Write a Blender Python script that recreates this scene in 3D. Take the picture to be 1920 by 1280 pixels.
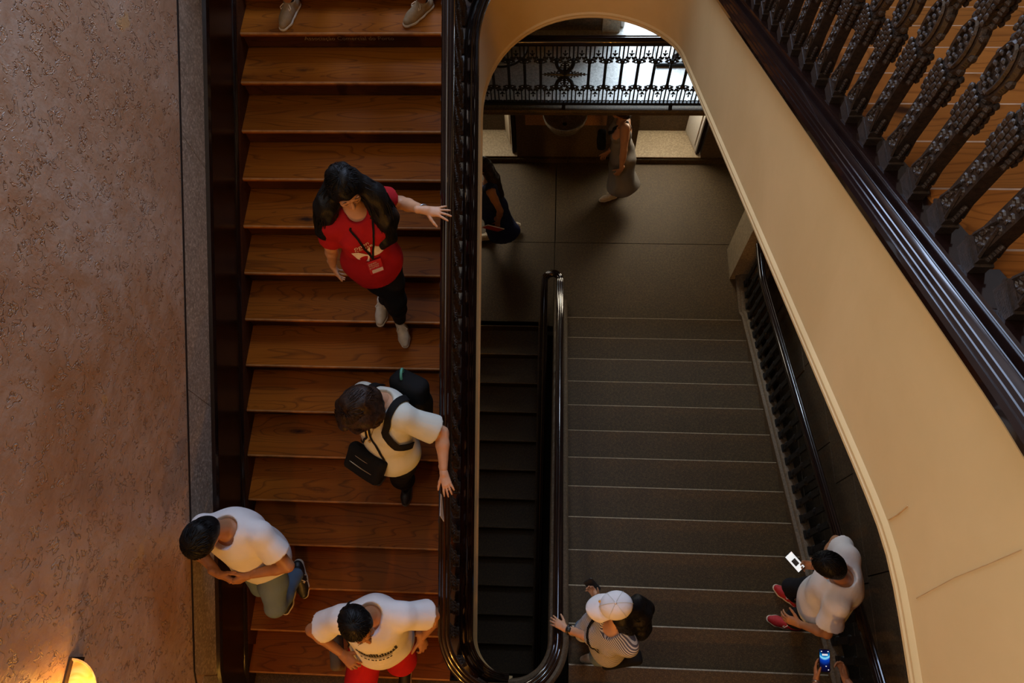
import bpy, bmesh, math, random
import numpy as np
from mathutils import Vector, Matrix, noise as mnoise

for o in list(bpy.data.objects):
    bpy.data.objects.remove(o, do_unlink=True)
scene = bpy.context.scene
COL = scene.collection
ZC = 8.81                     # camera height above the stone half-landing

# ------------------------------------------------------------------ camera
cam_data = bpy.data.cameras.new('camera')
cam_data.sensor_fit = 'HORIZONTAL'
cam_data.sensor_width = 36.0
cam_data.lens = 1400.0 / 1920.0 * 36.0
cam_data.clip_start = 0.02
cam = bpy.data.objects.new('camera', cam_data)
cam.location = (0, 0, ZC)
cam.rotation_euler = (0.40174, 0.03981, 0.0381)
COL.objects.link(cam)
scene.camera = cam

# ------------------------------------------------------------------ world, big lights, exposure
world = bpy.data.worlds.new('world')
scene.world = world
world.use_nodes = True
bg = world.node_tree.nodes['Background']
bg.inputs[0].default_value = (0.75, 0.85, 1.0, 1)
bg.inputs[1].default_value = 0.02

def area_light(name, loc, rot, sx, sy, power, color, spread=math.pi):
    l = bpy.data.lights.new(name, 'AREA')
    l.shape = 'RECTANGLE'; l.size = sx; l.size_y = sy
    l.energy = power; l.color = color; l.spread = spread
    o = bpy.data.objects.new(name, l)
    o.location = loc; o.rotation_euler = rot
    COL.objects.link(o)
    return o

# tall landing window and skylight (cool daylight), windows of the gallery and of the half-landing niches
area_light('landing_window_daylight', (-0.2, 6.44, 8.9), (math.radians(-90), 0, 0), 3.2, 3.4, 400, (0.54, 0.69, 1.0))
area_light('side_fill_light', (-2.30, 0.2, 9.9), (0, math.radians(-72), 0), 2.4, 4.0, 235, (1.0, 0.90, 0.76))  # added fill from the left for the cream string, no known window
area_light('skylight_daylight', (-0.6, 3.6, 13.05), (0, 0, 0), 2.8, 3.2, 12, (0.72, 0.84, 1.0))
area_light('gallery_daylight', (1.3, 8.3, 5.3), (math.radians(-52), 0, math.radians(-4)), 2.0, 2.2, 600, (0.70, 0.85, 1.0))
area_light('niche_daylight', (1.58, 7.02, 1.35), (math.radians(-62), 0, 0), 0.8, 0.9, 80, (1.0, 0.86, 0.64))
area_light('niche_daylight', (-1.15, 7.02, 1.35), (math.radians(-62), 0, 0), 0.9, 0.9, 40, (1.0, 0.86, 0.64))

vs = scene.view_settings
vs.view_transform = 'Standard'
vs.look = 'None'
vs.exposure = -0.2
vs.gamma = 1.0
vs.use_curve_mapping = False

if hasattr(scene, 'cycles'):
    scene.cycles.max_bounces = 5; scene.cycles.diffuse_bounces = 3; scene.cycles.glossy_bounces = 3; scene.cycles.transmission_bounces = 2
    scene.cycles.caustics_reflective = False; scene.cycles.caustics_refractive = False

# ------------------------------------------------------------------ helpers
def setp(o, label=None, cat=None, group=None, kind=None):
    if label: o['label'] = label
    if cat: o['category'] = cat
    if group: o['group'] = group
    if kind: o['kind'] = kind
    return o

def empty(name, loc=(0, 0, 0), label=None, cat=None, group=None, kind=None, parent=None):
    o = bpy.data.objects.new(name, None)
    o.empty_display_size = 0.1
    o.location = loc
    COL.objects.link(o)
    if parent: o.parent = parent
    return setp(o, label, cat, group, kind)

def link_mesh(name, me, mat=None, parent=None, smooth=False):
    if mat is not None and len(me.materials) == 0:
        me.materials.append(mat)
    if smooth:
        me.polygons.foreach_set('use_smooth', [True] * len(me.polygons))
    o = bpy.data.objects.new(name, me)
    COL.objects.link(o)
    if parent: o.parent = parent
    return o

def inst(name, me, loc, parent=None, rot=(0, 0, 0), scale=(1, 1, 1)):
    o = bpy.data.objects.new(name, me)
    o.location = loc; o.rotation_euler = rot; o.scale = scale
    COL.objects.link(o)
    if parent: o.parent = parent
    return o

class MB:
    """collects polygons, builds one mesh object"""
    def __init__(self):
        self.v = []; self.f = []; self.mi = []
    def add(self, vs, fs, mi=0):
        b = len(self.v)
        self.v += [tuple(p) for p in vs]
        self.f += [tuple(b + i for i in f) for f in fs]
        self.mi += [mi] * len(fs)
        return self
    def box(self, x0, x1, y0, y1, z0, z1, mi=0, M=None):
        vs = [(x, y, z) for x in (x0, x1) for y in (y0, y1) for z in (z0, z1)]
        if M is not None: vs = [tuple(M @ Vector(p)) for p in vs]
        fs = [(0, 1, 3, 2), (4, 6, 7, 5), (0, 4, 5, 1), (2, 3, 7, 6), (0, 2, 6, 4), (1, 5, 7, 3)]
        return self.add(vs, fs, mi)
    def prism(self, poly, axis, a0, a1, mi=0):
        """poly: 2D points; axis 'x': poly=(y,z); 'y': poly=(x,z); 'z': poly=(x,y)"""
        n = len(poly)
        def P(p, a):
            return {'x': (a, p[0], p[1]), 'y': (p[0], a, p[1]), 'z': (p[0], p[1], a)}[axis]
        vs = [P(p, a0) for p in poly] + [P(p, a1) for p in poly]
        fs = [tuple(range(n))[::-1], tuple(range(n, 2 * n))]
        fs += [(i, (i + 1) % n, n + (i + 1) % n, n + i) for i in range(n)]
        return self.add(vs, fs, mi)
    def tube(self, pts, r, n=8, mi=0, cap=True):
        pts = [Vector(p) for p in pts]
        rs = r if isinstance(r, (list, tuple)) else [r] * len(pts)
        vs = []; up = None
        for i, p in enumerate(pts):
            t = (pts[min(i + 1, len(pts) - 1)] - pts[max(i - 1, 0)]).normalized()
            if up is None:
                up = Vector((0, 0, 1)) if abs(t.z) < 0.9 else Vector((1, 0, 0))
            a = t.cross(up).normalized(); b = a.cross(t).normalized(); up = b
            for k in range(n):
                w = 2 * math.pi * k / n
                vs.append(p + (a * math.cos(w) + b * math.sin(w)) * rs[i])
        fs = []
        for i in range(len(pts) - 1):
            for k in range(n):
                fs.append((i * n + k, i * n + (k + 1) % n, (i + 1) * n + (k + 1) % n, (i + 1) * n + k))
        if cap:
            fs.append(tuple(range(n))[::-1]); fs.append(tuple(range((len(pts) - 1) * n, len(pts) * n)))
        return self.add(vs, fs, mi)
    def ball(self, c, r, nu=8, nv=5, mi=0, sc=(1, 1, 1)):
        vs = [(c[0], c[1], c[2] - r * sc[2])]
        for j in range(1, nv):
            th = math.pi * j / nv
            for k in range(nu):
                w = 2 * math.pi * k / nu
                vs.append((c[0] + r * sc[0] * math.sin(th) * math.cos(w), c[1] + r * sc[1] * math.sin(th) * math.sin(w), c[2] - r * sc[2] * math.cos(th)))
        vs.append((c[0], c[1], c[2] + r * sc[2]))
        fs = [(0, 1 + (k + 1) % nu, 1 + k) for k in range(nu)]
        for j in range(nv - 2):
            for k in range(nu):
                a = 1 + j * nu + k; b = 1 + j * nu + (k + 1) % nu
                fs.append((a, b, b + nu, a + nu))
        l = len(vs) - 1; s = 1 + (nv - 2) * nu
        fs += [(s + k, s + (k + 1) % nu, l) for k in range(nu)]
        return self.add(vs, fs, mi)
    def lathe(self, prof, c=(0, 0, 0), n=16, mi=0, sx=1, sy=1):
        vs = []; m = len(prof)
        for r, z in prof:
            for k in range(n):
                w = 2 * math.pi * k / n
                vs.append((c[0] + r * sx * math.cos(w), c[1] + r * sy * math.sin(w), c[2] + z))
        fs = [(i * n + k, i * n + (k + 1) % n, (i + 1) * n + (k + 1) % n, (i + 1) * n + k) for i in range(m - 1) for k in range(n)]
        fs += [tuple(range(n))[::-1], tuple(range((m - 1) * n, m * n))]
        return self.add(vs, fs, mi)
    def torus(self, c, R, r, axis='x', n=14, m=6, sy=1.0, sz=1.0, mi=0, a0=0, a1=2 * math.pi):
        pts = []
        closed = abs(a1 - a0 - 2 * math.pi) < 1e-6
        N = n if closed else n + 1
        vs = []
        for i in range(N):
            w = a0 + (a1 - a0) * i / n
            u = Vector((0, math.cos(w), math.sin(w)))
            p = Vector((0, R * sy * math.cos(w), R * sz * math.sin(w)))
            for k in range(m):
                q = 2 * math.pi * k / m
                e = p + u * (r * math.cos(q)) + Vector((1, 0, 0)) * (r * math.sin(q))
                if axis == 'y': e = Vector((e.y, e.x, e.z))
                if axis == 'z': e = Vector((e.y, e.z, e.x))
                vs.append((c[0] + e.x, c[1] + e.y, c[2] + e.z))
        fs = []
        for i in range(n if closed else n):
            j = (i + 1) % N
            for k in range(m):
                fs.append((i * m + k, i * m + (k + 1) % m, j * m + (k + 1) % m, j * m + k))
        return self.add(vs, fs, mi)
    def sweep(self, path, prof, mi=0, closed_prof=True, lat=None):
        """path: [(x,y,z)], prof: [(n,h)]; n is measured along the right-hand plan normal of the path"""
        P = [Vector(p) for p in path]; m = len(prof); vs = []
        for i, p in enumerate(P):
            t = P[min(i + 1, len(P) - 1)] - P[max(i - 1, 0)]
            t.z = 0; t.normalize()
            nrm = Vector((t.y, -t.x, 0))
            if lat == 'left': nrm = -nrm
            for a, h in prof:
                vs.append(p + nrm * a + Vector((0, 0, h)))
        fs = []
        K = m if closed_prof else m - 1
        for i in range(len(P) - 1):
            for k in range(K):
                fs.append((i * m + k, (i + 1) * m + k, (i + 1) * m + (k + 1) % m, i * m + (k + 1) % m))
        if closed_prof:
            fs.append(tuple(range(m))); fs.append(tuple(range((len(P) - 1) * m, len(P) * m))[::-1])
        return self.add(vs, fs, mi)
    def mesh(self, name, mats=None, smooth=False, angle=None):
        me = bpy.data.meshes.new(name)
        me.from_pydata(self.v, [], self.f)
        for m in (mats if isinstance(mats, (list, tuple)) else [mats] if mats else []):
            me.materials.append(m)
        if len(set(self.mi)) > 1:
            me.polygons.foreach_set('material_index', self.mi)
        bm = bmesh.new(); bm.from_mesh(me)
        bmesh.ops.recalc_face_normals(bm, faces=bm.faces[:])
        bm.to_mesh(me); bm.free()
        if smooth:
            me.polygons.foreach_set('use_smooth', [True] * len(me.polygons))
            if angle is not None:
                me.set_sharp_from_angle(angle=math.radians(angle))
        me.update()
        return me
    def build(self, name, mats=None, parent=None, smooth=False, angle=None, kind=None):
        o = bpy.data.objects.new(name, self.mesh(name, mats, smooth, angle))
        COL.objects.link(o)
        if parent: o.parent = parent
        if kind: o['kind'] = kind
        return o

def struct(name, mb, mat, label=None, parent=None, **k):
    o = mb.build(name, mat, parent, **k)
    o['kind'] = 'structure'
    if label: o['label'] = label
    return o
# ------------------------------------------------------------------ materials
class NT:
    def __init__(self, name):
        self.m = bpy.data.materials.new(name); self.m.use_nodes = True
        self.t = self.m.node_tree; self.b = self.t.nodes['Principled BSDF']
    def n(self, typ, **kw):
        nd = self.t.nodes.new(typ)
        ins = kw.pop('ins', {})
        for k, v in kw.items(): setattr(nd, k, v)
        for k, v in ins.items():
            if hasattr(v, 'is_output'): self.t.links.new(v, nd.inputs[k])
            else: nd.inputs[k].default_value = v
        return nd
    def link(self, a, b): self.t.links.new(a, b)
    def ramp(self, fac, stops, interp='LINEAR'):
        r = self.n('ShaderNodeValToRGB', ins={0: fac}); cr = r.color_ramp; cr.interpolation = interp
        while len(cr.elements) < len(stops): cr.elements.new(0.5)
        for e, (p, c) in zip(cr.elements, stops):
            e.position = p; e.color = (*c, 1)
        return r.outputs[0]
    def mix(self, fac, a, b, blend='MIX'):
        nd = self.n('ShaderNodeMix', data_type='RGBA', blend_type=blend)
        for s, v in ((0, fac), (6, a), (7, b)):
            if hasattr(v, 'is_output'): self.link(v, nd.inputs[s])
            else: nd.inputs[s].default_value = (*v, 1) if isinstance(v, tuple) and len(v) == 3 else v
        return nd.outputs[2]
    def math(self, op, a, b=0.0, c=0.0):
        nd = self.n('ShaderNodeMath', operation=op)
        for i, v in enumerate((a, b, c)):
            if hasattr(v, 'is_output'): self.link(v, nd.inputs[i])
            else: nd.inputs[i].default_value = v
        return nd.outputs[0]
    def coord(self, scale=(1, 1, 1), rnd=False, kind='Object'):
        tc = self.n('ShaderNodeTexCoord')
        v = tc.outputs[kind]
        if rnd:
            oi = self.n('ShaderNodeObjectInfo')
            k = self.math('MULTIPLY', oi.outputs['Random'], 173.0)
            cmb = self.n('ShaderNodeCombineXYZ', ins={0: k, 1: k, 2: k})
            v = self.n('ShaderNodeVectorMath', operation='ADD', ins={0: v, 1: cmb.outputs[0]}).outputs[0]
        mp = self.n('ShaderNodeMapping', ins={0: v}); mp.inputs['Scale'].default_value = scale
        return mp.outputs[0]
    def noise(self, vec, scale, detail=4, rough=0.5, dist=0.0, col=False):
        nd = self.n('ShaderNodeTexNoise', ins={'Vector': vec, 'Scale': scale, 'Detail': detail, 'Roughness': rough, 'Distortion': dist})
        return nd.outputs['Color' if col else 'Fac']
    def bump(self, h, strength=0.2, dist=0.02):
        nd = self.n('ShaderNodeBump', ins={'Height': h, 'Strength': strength, 'Distance': dist})
        self.link(nd.outputs[0], self.b.inputs['Normal'])
    def out(self, color=None, rough=0.5, metal=0.0, spec=None, coat=None):
        for k, v in (('Base Color', color), ('Roughness', rough), ('Metallic', metal), ('Specular IOR Level', spec), ('Coat Weight', coat)):
            if v is None: continue
            if hasattr(v, 'is_output'): self.link(v, self.b.inputs[k])
            else: self.b.inputs[k].default_value = (*v, 1) if isinstance(v, tuple) else v
        return self.m

def flat(name, color, rough=0.6, metal=0.0, var=0.12, scale=30.0, bump=0.0, spec=None, coat=None, bscale=None):
    t = NT(name); v = t.coord()
    n = t.noise(v, scale, 4, 0.55)
    dk = tuple(c * (1 - var) for c in color); lt = tuple(min(1, c * (1 + var)) for c in color)
    c = t.ramp(n, [(0.3, dk), (0.7, lt)])
    if bump: t.bump(t.noise(v, bscale or scale * 3, 3), bump, 0.01)
    return t.out(c, rough, metal, spec, coat)

def glow(name, color, strength):
    t = NT(name)
    t.b.inputs['Base Color'].default_value = (*color, 1)
    t.b.inputs['Emission Color'].default_value = (*color, 1)
    t.b.inputs['Emission Strength'].default_value = strength
    t.b.inputs['Roughness'].default_value = 0.3
    return t.m

def wood_mat(name, dark, mid, light, rough=0.35, knot=True):
    t = NT(name)
    v = t.coord((1, 1, 1), rnd=True)
    stretch = t.n('ShaderNodeMapping', ins={0: v}); stretch.inputs['Scale'].default_value = (0.8, 8.0, 8.0)
    sv = stretch.outputs[0]
    big = t.noise(sv, 0.8, 3, 0.5, 0.4)
    kd = None
    if knot:                                     # knots: sparse cells, rings bend round them
        km = t.n('ShaderNodeMapping', ins={0: v}); km.inputs['Scale'].default_value = (1.15, 4.0, 4.0)
        wob = t.noise(v, 14.0, 3, 0.5, 0.0, col=True)
        kv = t.n('ShaderNodeVectorMath', operation='MULTIPLY_ADD', ins={0: wob, 1: (0.10, 0.10, 0.10), 2: km.outputs[0]})
        vo = t.n('ShaderNodeTexVoronoi', ins={'Vector': kv.outputs[0], 'Scale': 1.0})
        kd = vo.outputs['Distance']
    cur = t.math('MULTIPLY', t.noise(sv, 0.42, 2, 0.5), 26.0)
    if kd is not None:
        cur = t.math('ADD', cur, t.math('MULTIPLY', t.ramp(kd, [(0.0, (1, 1, 1)), (0.45, (0, 0, 0))]), 2.6))
    ring = t.math('FRACT', cur)
    ring = t.ramp(ring, [(0.0, (0.1, 0.1, 0.1)), (0.72, (0, 0, 0)), (0.93, (1, 1, 1)), (1.0, (0.1, 0.1, 0.1))])
    fine_m = t.n('ShaderNodeMapping', ins={0: v}); fine_m.inputs['Scale'].default_value = (2.5, 150.0, 150.0)
    fine = t.noise(fine_m.outputs[0], 1.0, 3, 0.6)
    base = t.ramp(big, [(0.25, mid), (0.75, light)])
    c = t.mix(t.math('MULTIPLY', ring, 0.55), base, dark)
    c = t.mix(t.math('MULTIPLY', fine, 0.40), c, dark)
    if kd is not None:
        k1 = t.ramp(kd, [(0.045, (1, 1, 1)), (0.085, (0.45, 0.45, 0.45)), (0.15, (0, 0, 0))])
        c = t.mix(t.math('MULTIPLY', k1, 0.9), c, tuple(x * 0.2 for x in dark))
    oi = t.n('ShaderNodeObjectInfo')
    hv = t.n('ShaderNodeHueSaturation', ins={'Color': c, 'Value': t.math('MULTIPLY_ADD', oi.outputs['Random'], 0.35, 0.82)})
    t.bump(fine, 0.06, 0.004)
    r = t.math('MULTIPLY_ADD', big, 0.25, rough - 0.1)
    return t.out(hv.outputs[0], r, 0.0, 0.1)

M = {}
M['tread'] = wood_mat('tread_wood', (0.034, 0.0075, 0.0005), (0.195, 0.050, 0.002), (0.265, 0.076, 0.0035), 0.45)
M['tread_edge'] = flat('pale_tread_edge', (0.30, 0.125, 0.030), 0.45, 0, 0.3, 12)
M['tread_edge_up'] = flat('pale_upper_tread_edge', (0.40, 0.24, 0.14), 0.5, 0, 0.35, 9)
M['tread_up'] = wood_mat('upper_tread_wood', (0.085, 0.024, 0.005), (0.33, 0.108, 0.018), (0.42, 0.15, 0.028), 0.4)
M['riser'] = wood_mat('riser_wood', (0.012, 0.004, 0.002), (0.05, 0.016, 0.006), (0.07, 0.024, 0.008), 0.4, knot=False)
M['mahogany'] = flat('polished_dark_wood', (0.009, 0.0035, 0.0028), 0.16, 0, 0.25, 5.0, 0.0, 0.5, 0.6)
M['mahogany_panel'] = flat('dark_panel_wood', (0.009, 0.003, 0.002), 0.3, 0, 0.4, 8.0, 0.0, 0.4, 0.1)
M['iron'] = flat('bronzed_iron', (0.030, 0.017, 0.010), 0.48, 0.1, 0.5, 60.0, 0.25, 0.5, None, 220.0)
M['iron_black'] = flat('black_iron', (0.006, 0.0065, 0.008), 0.5, 0.2, 0.3, 60.0)

def plaster():
    t = NT('cream_plaster'); v = t.coord()
    a = t.noise(v, 1.6, 5, 0.6, 0.4); b = t.noise(v, 14, 4, 0.6)
    c = t.ramp(a, [(0.3, (0.60, 0.42, 0.195)), (0.7, (0.67, 0.48, 0.235))])
    c = t.mix(t.math('MULTIPLY', b, 0.14), c, (0.45, 0.31, 0.15))
    t.bump(t.noise(v, 5, 5, 0.6), 0.08, 0.01)
    return t.out(c, 0.55, 0, 0.35)
M['plaster'] = plaster()

def stone(name, a, b, speck, rough=0.6, sc=3.0, spk=120.0, bump=0.35):
    t = NT(name); v = t.coord()
    n1 = t.noise(v, sc, 6, 0.62, 0.5)
    c = t.ramp(n1, [(0.3, a), (0.7, b)])
    n2 = t.noise(v, spk, 2, 0.6)
    c = t.mix(t.ramp(n2, [(0.50, (0, 0, 0)), (0.60, (1, 1, 1))]), c, speck)
    n4 = t.noise(v, 38, 4, 0.7)
    c = t.mix(t.ramp(n4, [(0.42, (0.55, 0.55, 0.55)), (0.60, (0, 0, 0))]), c, tuple(x * 0.6 for x in a))
    n3 = t.noise(v, 26, 4, 0.7)
    c = t.mix(t.ramp(n3, [(0.30, (0.7, 0.7, 0.7)), (0.40, (0, 0, 0))]), c, tuple(x * 0.45 for x in a))
    t.bump(n2, bump, 0.004)
    return t.out(c, rough, 0, 0.4)
M['granite'] = stone('worn_granite', (0.042, 0.0235, 0.0055), (0.066, 0.0385, 0.0105), (0.118, 0.075, 0.025), 0.6)
M['granite_edge'] = stone('worn_edge_highlight', (0.20, 0.155, 0.10), (0.27, 0.215, 0.145), (0.32, 0.26, 0.18), 0.35)  # wear plus the edge highlight, both put into the colour
M['granite_wall'] = stone('granite_wall', (0.075, 0.050, 0.027), (0.115, 0.078, 0.043), (0.15, 0.105, 0.06), 0.65, 1.2)
M['pale_stone'] = stone('pale_stone', (0.25, 0.19, 0.115), (0.33, 0.26, 0.165), (0.40, 0.32, 0.21), 0.6)
M['gallery_floor'] = stone('gallery_terrazzo', (0.48, 0.47, 0.44), (0.58, 0.57, 0.54), (0.70, 0.69, 0.66), 0.4, 2.0, 120.0, 0.05)
M['band_stone'] = stone('grey_brown_marble', (0.22, 0.175, 0.13), (0.38, 0.31, 0.24), (0.46, 0.38, 0.30), 0.4, 6.0, 60.0, 0.2)

def marble_wall():
    t = NT('rose_marble_stucco'); v = t.coord()
    w = t.noise(v, 7.0, 4, 0.55, 0.0, col=True)
    wv = t.n('ShaderNodeVectorMath', operation='MULTIPLY_ADD', ins={0: w, 1: (0.30, 0.30, 0.30), 2: v}).outputs[0]
    n1 = t.noise(v, 0.75, 5, 0.6, 0.8)
    c = t.ramp(n1, [(0.30, (0.29, 0.165, 0.095)), (0.45, (0.39, 0.25, 0.165)), (0.55, (0.43, 0.305, 0.22)), (0.70, (0.43, 0.335, 0.27))])
    c = t.mix(t.ramp(t.noise(wv, 5.0, 4, 0.6), [(0.42, (0.5, 0.5, 0.5)), (0.6, (0, 0, 0))]), c, (0.33, 0.195, 0.115))
    # curled shell-like flakes: a dark rim with a pale rim beside it
    ring = t.n('ShaderNodeTexVoronoi', ins={'Vector': wv, 'Scale': 15.0}).outputs['Distance']
    dk = t.ramp(ring, [(0.33, (0, 0, 0)), (0.40, (1, 1, 1)), (0.46, (0, 0, 0))])
    lt = t.ramp(ring, [(0.20, (0, 0, 0)), (0.30, (1, 1, 1)), (0.36, (0, 0, 0))])
    gate = t.ramp(t.noise(v, 10.0, 3, 0.6), [(0.44, (0, 0, 0)), (0.54, (1, 1, 1))])
    g2 = t.ramp(t.noise(v, 13.0, 3, 0.6, 0.4), [(0.46, (0, 0, 0)), (0.56, (1, 1, 1))])
    veins = t.math('MULTIPLY', dk, gate); pale = t.math('MULTIPLY', lt, g2)
    c = t.mix(t.math('MULTIPLY', veins, 0.85), c, (0.15, 0.07, 0.032))
    c = t.mix(t.math('MULTIPLY', pale, 0.40), c, (0.60, 0.45, 0.32))
    # amber staining with its own cloudy outline
    am = t.ramp(t.noise(v, 1.0, 5, 0.6, 0.6), [(0.53, (0, 0, 0)), (0.66, (1, 1, 1))])
    c = t.mix(t.math('MULTIPLY', am, 0.65), c, (0.30, 0.135, 0.045))
    vo2 = t.n('ShaderNodeTexVoronoi', ins={'Vector': wv, 'Scale': 1.25, 'Randomness': 1.0})
    spot = t.ramp(vo2.outputs['Distance'], [(0.05, (1, 1, 1)), (0.08, (0, 0, 0))])
    c = t.mix(t.math('MULTIPLY', spot, 0.5), c, (0.48, 0.27, 0.08))
    h = t.math('ADD', t.noise(v, 12, 5, 0.6), t.math('ADD', t.math('MULTIPLY', veins, -0.7), t.math('MULTIPLY', pale, 0.5)))
    t.bump(h, 0.75, 0.012)
    return t.out(c, 0.36, 0, 0.45)
M['marble'] = marble_wall()
M['white_paint'] = flat('white_paint', (0.62, 0.60, 0.55), 0.45, 0, 0.06)
M['cream_paint'] = flat('cream_shutter_paint', (0.50, 0.40, 0.27), 0.45, 0, 0.1)
M['steel'] = flat('brushed_steel', (0.42, 0.45, 0.50), 0.25, 0.9, 0.08)
M['black'] = flat('black_plastic', (0.008, 0.008, 0.009), 0.4, 0, 0.2)
M['red_marble'] = stone('orange_marble', (0.30, 0.14, 0.06), (0.42, 0.21, 0.09), (0.45, 0.26, 0.14), 0.45, 3.0, 70.0, 0.05)
M['grey_marble'] = stone('grey_marble', (0.14, 0.13, 0.10), (0.32, 0.28, 0.22), (0.36, 0.33, 0.27), 0.3, 5.0, 60.0, 0.05)
M['day_glass'] = glow('daylit_glass', (0.74, 0.86, 1.0), 0.8)
M['pale_blue'] = flat('pale_blue_steel', (0.42, 0.50, 0.60), 0.35, 0.2, 0.1)
# ------------------------------------------------------------------ dimensions of the stairwell
XW, XR = -2.349, 2.85                      # left and right walls
GC, RC, Y0C, Z0C = 0.308, 0.165, -0.188, 2.433      # wooden flight rising away from the camera
GD, RD, YD0, ZD0 = 0.2966, 0.17, 3.051, 5.974       # upper wooden flight rising towards the camera
GB, RB, YB0, ZB0 = 0.3384, 0.1391, 4.031, 0.139     # stone flight rising towards the camera
GA, RA, YA0 = 0.3453, 0.141, 3.954                  # stone flight below, reaching the half-landing
F1, FH, F2 = 2.268, 4.908, 7.504
def zC(y): return Z0C + RC / GC * (y - Y0C)
def zD(y): return ZD0 + RD / GD * (YD0 - y)
def zB(y): return ZB0 + RB / GB * (YB0 - y)
def zA(y): return RA / GA * (y - YA0)
XC, XD, XB = -0.605, 0.93, 0.03            # well faces of the three strings
YARC, YU = 4.08, 0.15

def hermite(z0, z1, m0, m1, L, u):
    h00 = 2*u**3 - 3*u*u + 1; h10 = u**3 - 2*u*u + u; h01 = -2*u**3 + 3*u*u; h11 = u**3 - u*u
    return h00*z0 + h10*L*m0 + h01*z1 + h11*L*m1

def arch_path(n0=0.0, n1=1.0, off=0.0, steps=28):
    cx = (XC + XD) / 2; R = (XD - XC) / 2
    out = []
    for i in range(steps + 1):
        u = n0 + (n1 - n0) * i / steps
        a = math.pi * (1 - u)
        z = hermite(zC(YARC), zD(YARC), RC/GC, RD/GD, math.pi*R, u)
        out.append((cx + (R + off) * math.cos(a), YARC + (R + off) * math.sin(a), z))
    return out
def u_path(n0=0.0, n1=1.0, off=0.0, steps=20):
    cx = (XC + XB) / 2; R = (XB - XC) / 2
    out = []
    for i in range(steps + 1):
        u = n0 + (n1 - n0) * i / steps
        a = -math.pi * u
        z = hermite(zB(YU), zC(YU), RB/GB, RC/GC, math.pi*R, u)
        out.append((cx + (R + off) * math.cos(a), YU + (R + off) * math.sin(a), z))
    return out
def line_y(x, ya, yb, zf, n=2):
    return [(x, ya + (yb - ya) * i / (n - 1), zf(ya + (yb - ya) * i / (n - 1))) for i in range(n)]
ZF2 = F2 + 0.045
def zDs(y):                                # string line of the upper flight, eased into the level landing
    s = 0.035; d = (ZF2 - zD(y)) / s
    return ZF2 - s * (d if d > 30 else math.log1p(math.exp(d)))
path_B = line_y(XB, 4.16, YU, zB, 12)
path_C = line_y(XC, YU, YARC, zC, 20)
path_D = line_y(XD, YARC, -1.6, zDs, 70)

# ------------------------------------------------------------------ room shell
wl = MB().box(XW - 0.3, XW, -4.5, 9.5, -2.6, 13.2)
struct('wall_left', wl, M['marble'], 'rose-brown marbled stucco wall beside the wooden stairs')
wr = MB().box(XR, XR + 0.3, -4.5, 6.55, -2.6, 13.2)
wall_r = struct('wall_right', wr, M['granite_wall'], 'brown stone wall behind the right-hand balustrade')
# ashlar blocks of the right wall, laid with open joints
rb = random.Random(5)
zz = -0.9
while zz < 4.0:
    y = -1.2 + rb.uniform(-0.5, 0)
    while y < 6.3:
        l = rb.uniform(0.8, 1.3)
        MB().box(XR - 0.028 - rb.uniform(0, 0.006), XR + 0.01, y, min(y + l, 6.5) - 0.012, zz, zz + 0.448).build('stone_block', M['granite_wall'], wall_r)
        y += l
    zz += 0.46
struct('wall_near', MB().box(XW, XR, -4.8, -4.5, -2.6, 13.2), M['plaster'], 'cream plaster wall at the near end of the stairwell')
ce = MB()
ce.box(XW, XR, -4.5, 1.9, 13.2, 13.4).box(XW, XR, 5.3, 9.5, 13.2, 13.4).box(XW, -2.1, 1.9, 5.3, 13.2, 13.4).box(0.9, XR, 1.9, 5.3, 13.2, 13.4)
struct('ceiling', ce, M['plaster'], 'cream plaster ceiling with a skylight')
win = struct('window_1', MB().box(-2.1, 0.9, 1.9, 5.3, 13.3, 13.32), M['day_glass'], 'skylight over the stairwell')
fr = MB()
for i in range(5): fr.box(-2.1 + 0.75*i - 0.02, -2.1 + 0.75*i + 0.02, 1.9, 5.3, 13.2, 13.28)
fr.build('window_frame', M['white_paint'], win)

# dado on the left wall: dark boards, cap and lower beads, stone band above
pw = [(XW, -4.5, F1 + 0.01), (XW, -0.35, F1 + 0.01)] + [(XW, Y0C + 0.02, zC(Y0C + 0.02))] + line_y(XW, 0.0, 4.43, zC, 24) + [(XW, 4.6, FH + 0.02), (XW, 6.5, FH + 0.02)]
dado = empty('baseboard_left', (0, 0, 0), 'polished dark wood dado running up the left wall', kind='structure')
MB().sweep(pw, [(0, -0.32), (0.016, -0.32), (0.016, 0.55), (0, 0.55)]).build('panel', M['mahogany_panel'], dado)
MB().sweep(pw, [(0, 0.045), (0.03, 0.05), (0.036, 0.065), (0.028, 0.08), (0.02, 0.09), (0, 0.09)]).build('lower_bead', M['mahogany'], dado, smooth=True, angle=40)
MB().sweep(pw, [(0, 0.53), (0.02, 0.535), (0.032, 0.55), (0.026, 0.565), (0.04, 0.58), (0.03, 0.60), (0, 0.605)]).build('cap_moulding', M['mahogany'], dado, smooth=True, angle=40)
band = empty('trim_1', (0, 0, 0), 'grey-brown marble band above the dado', kind='structure')
ys = [-4.5, -0.35] + [0.0 + 1.475 * i for i in range(4)]
for a, b in ((-4.5, -0.2), (-0.19, 1.52), (1.524, 2.95), (2.954, 4.42), (4.424, 6.5)):
    zf = (lambda y: F1 + 0.01) if b < 0 else ((lambda y: FH + 0.02) if a > 4.42 else zC)
    MB().sweep(line_y(XW, a, b, zf, 8), [(0, 0.60), (0.004, 0.60), (0.004, 0.965), (0, 0.965)]).build('stone_slab', M['band_stone'], band)
MB().sweep(pw, [(0, 0.964), (0.006, 0.964), (0.006, 0.98), (0, 0.98)]).build('joint', M['black'], band)

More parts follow.
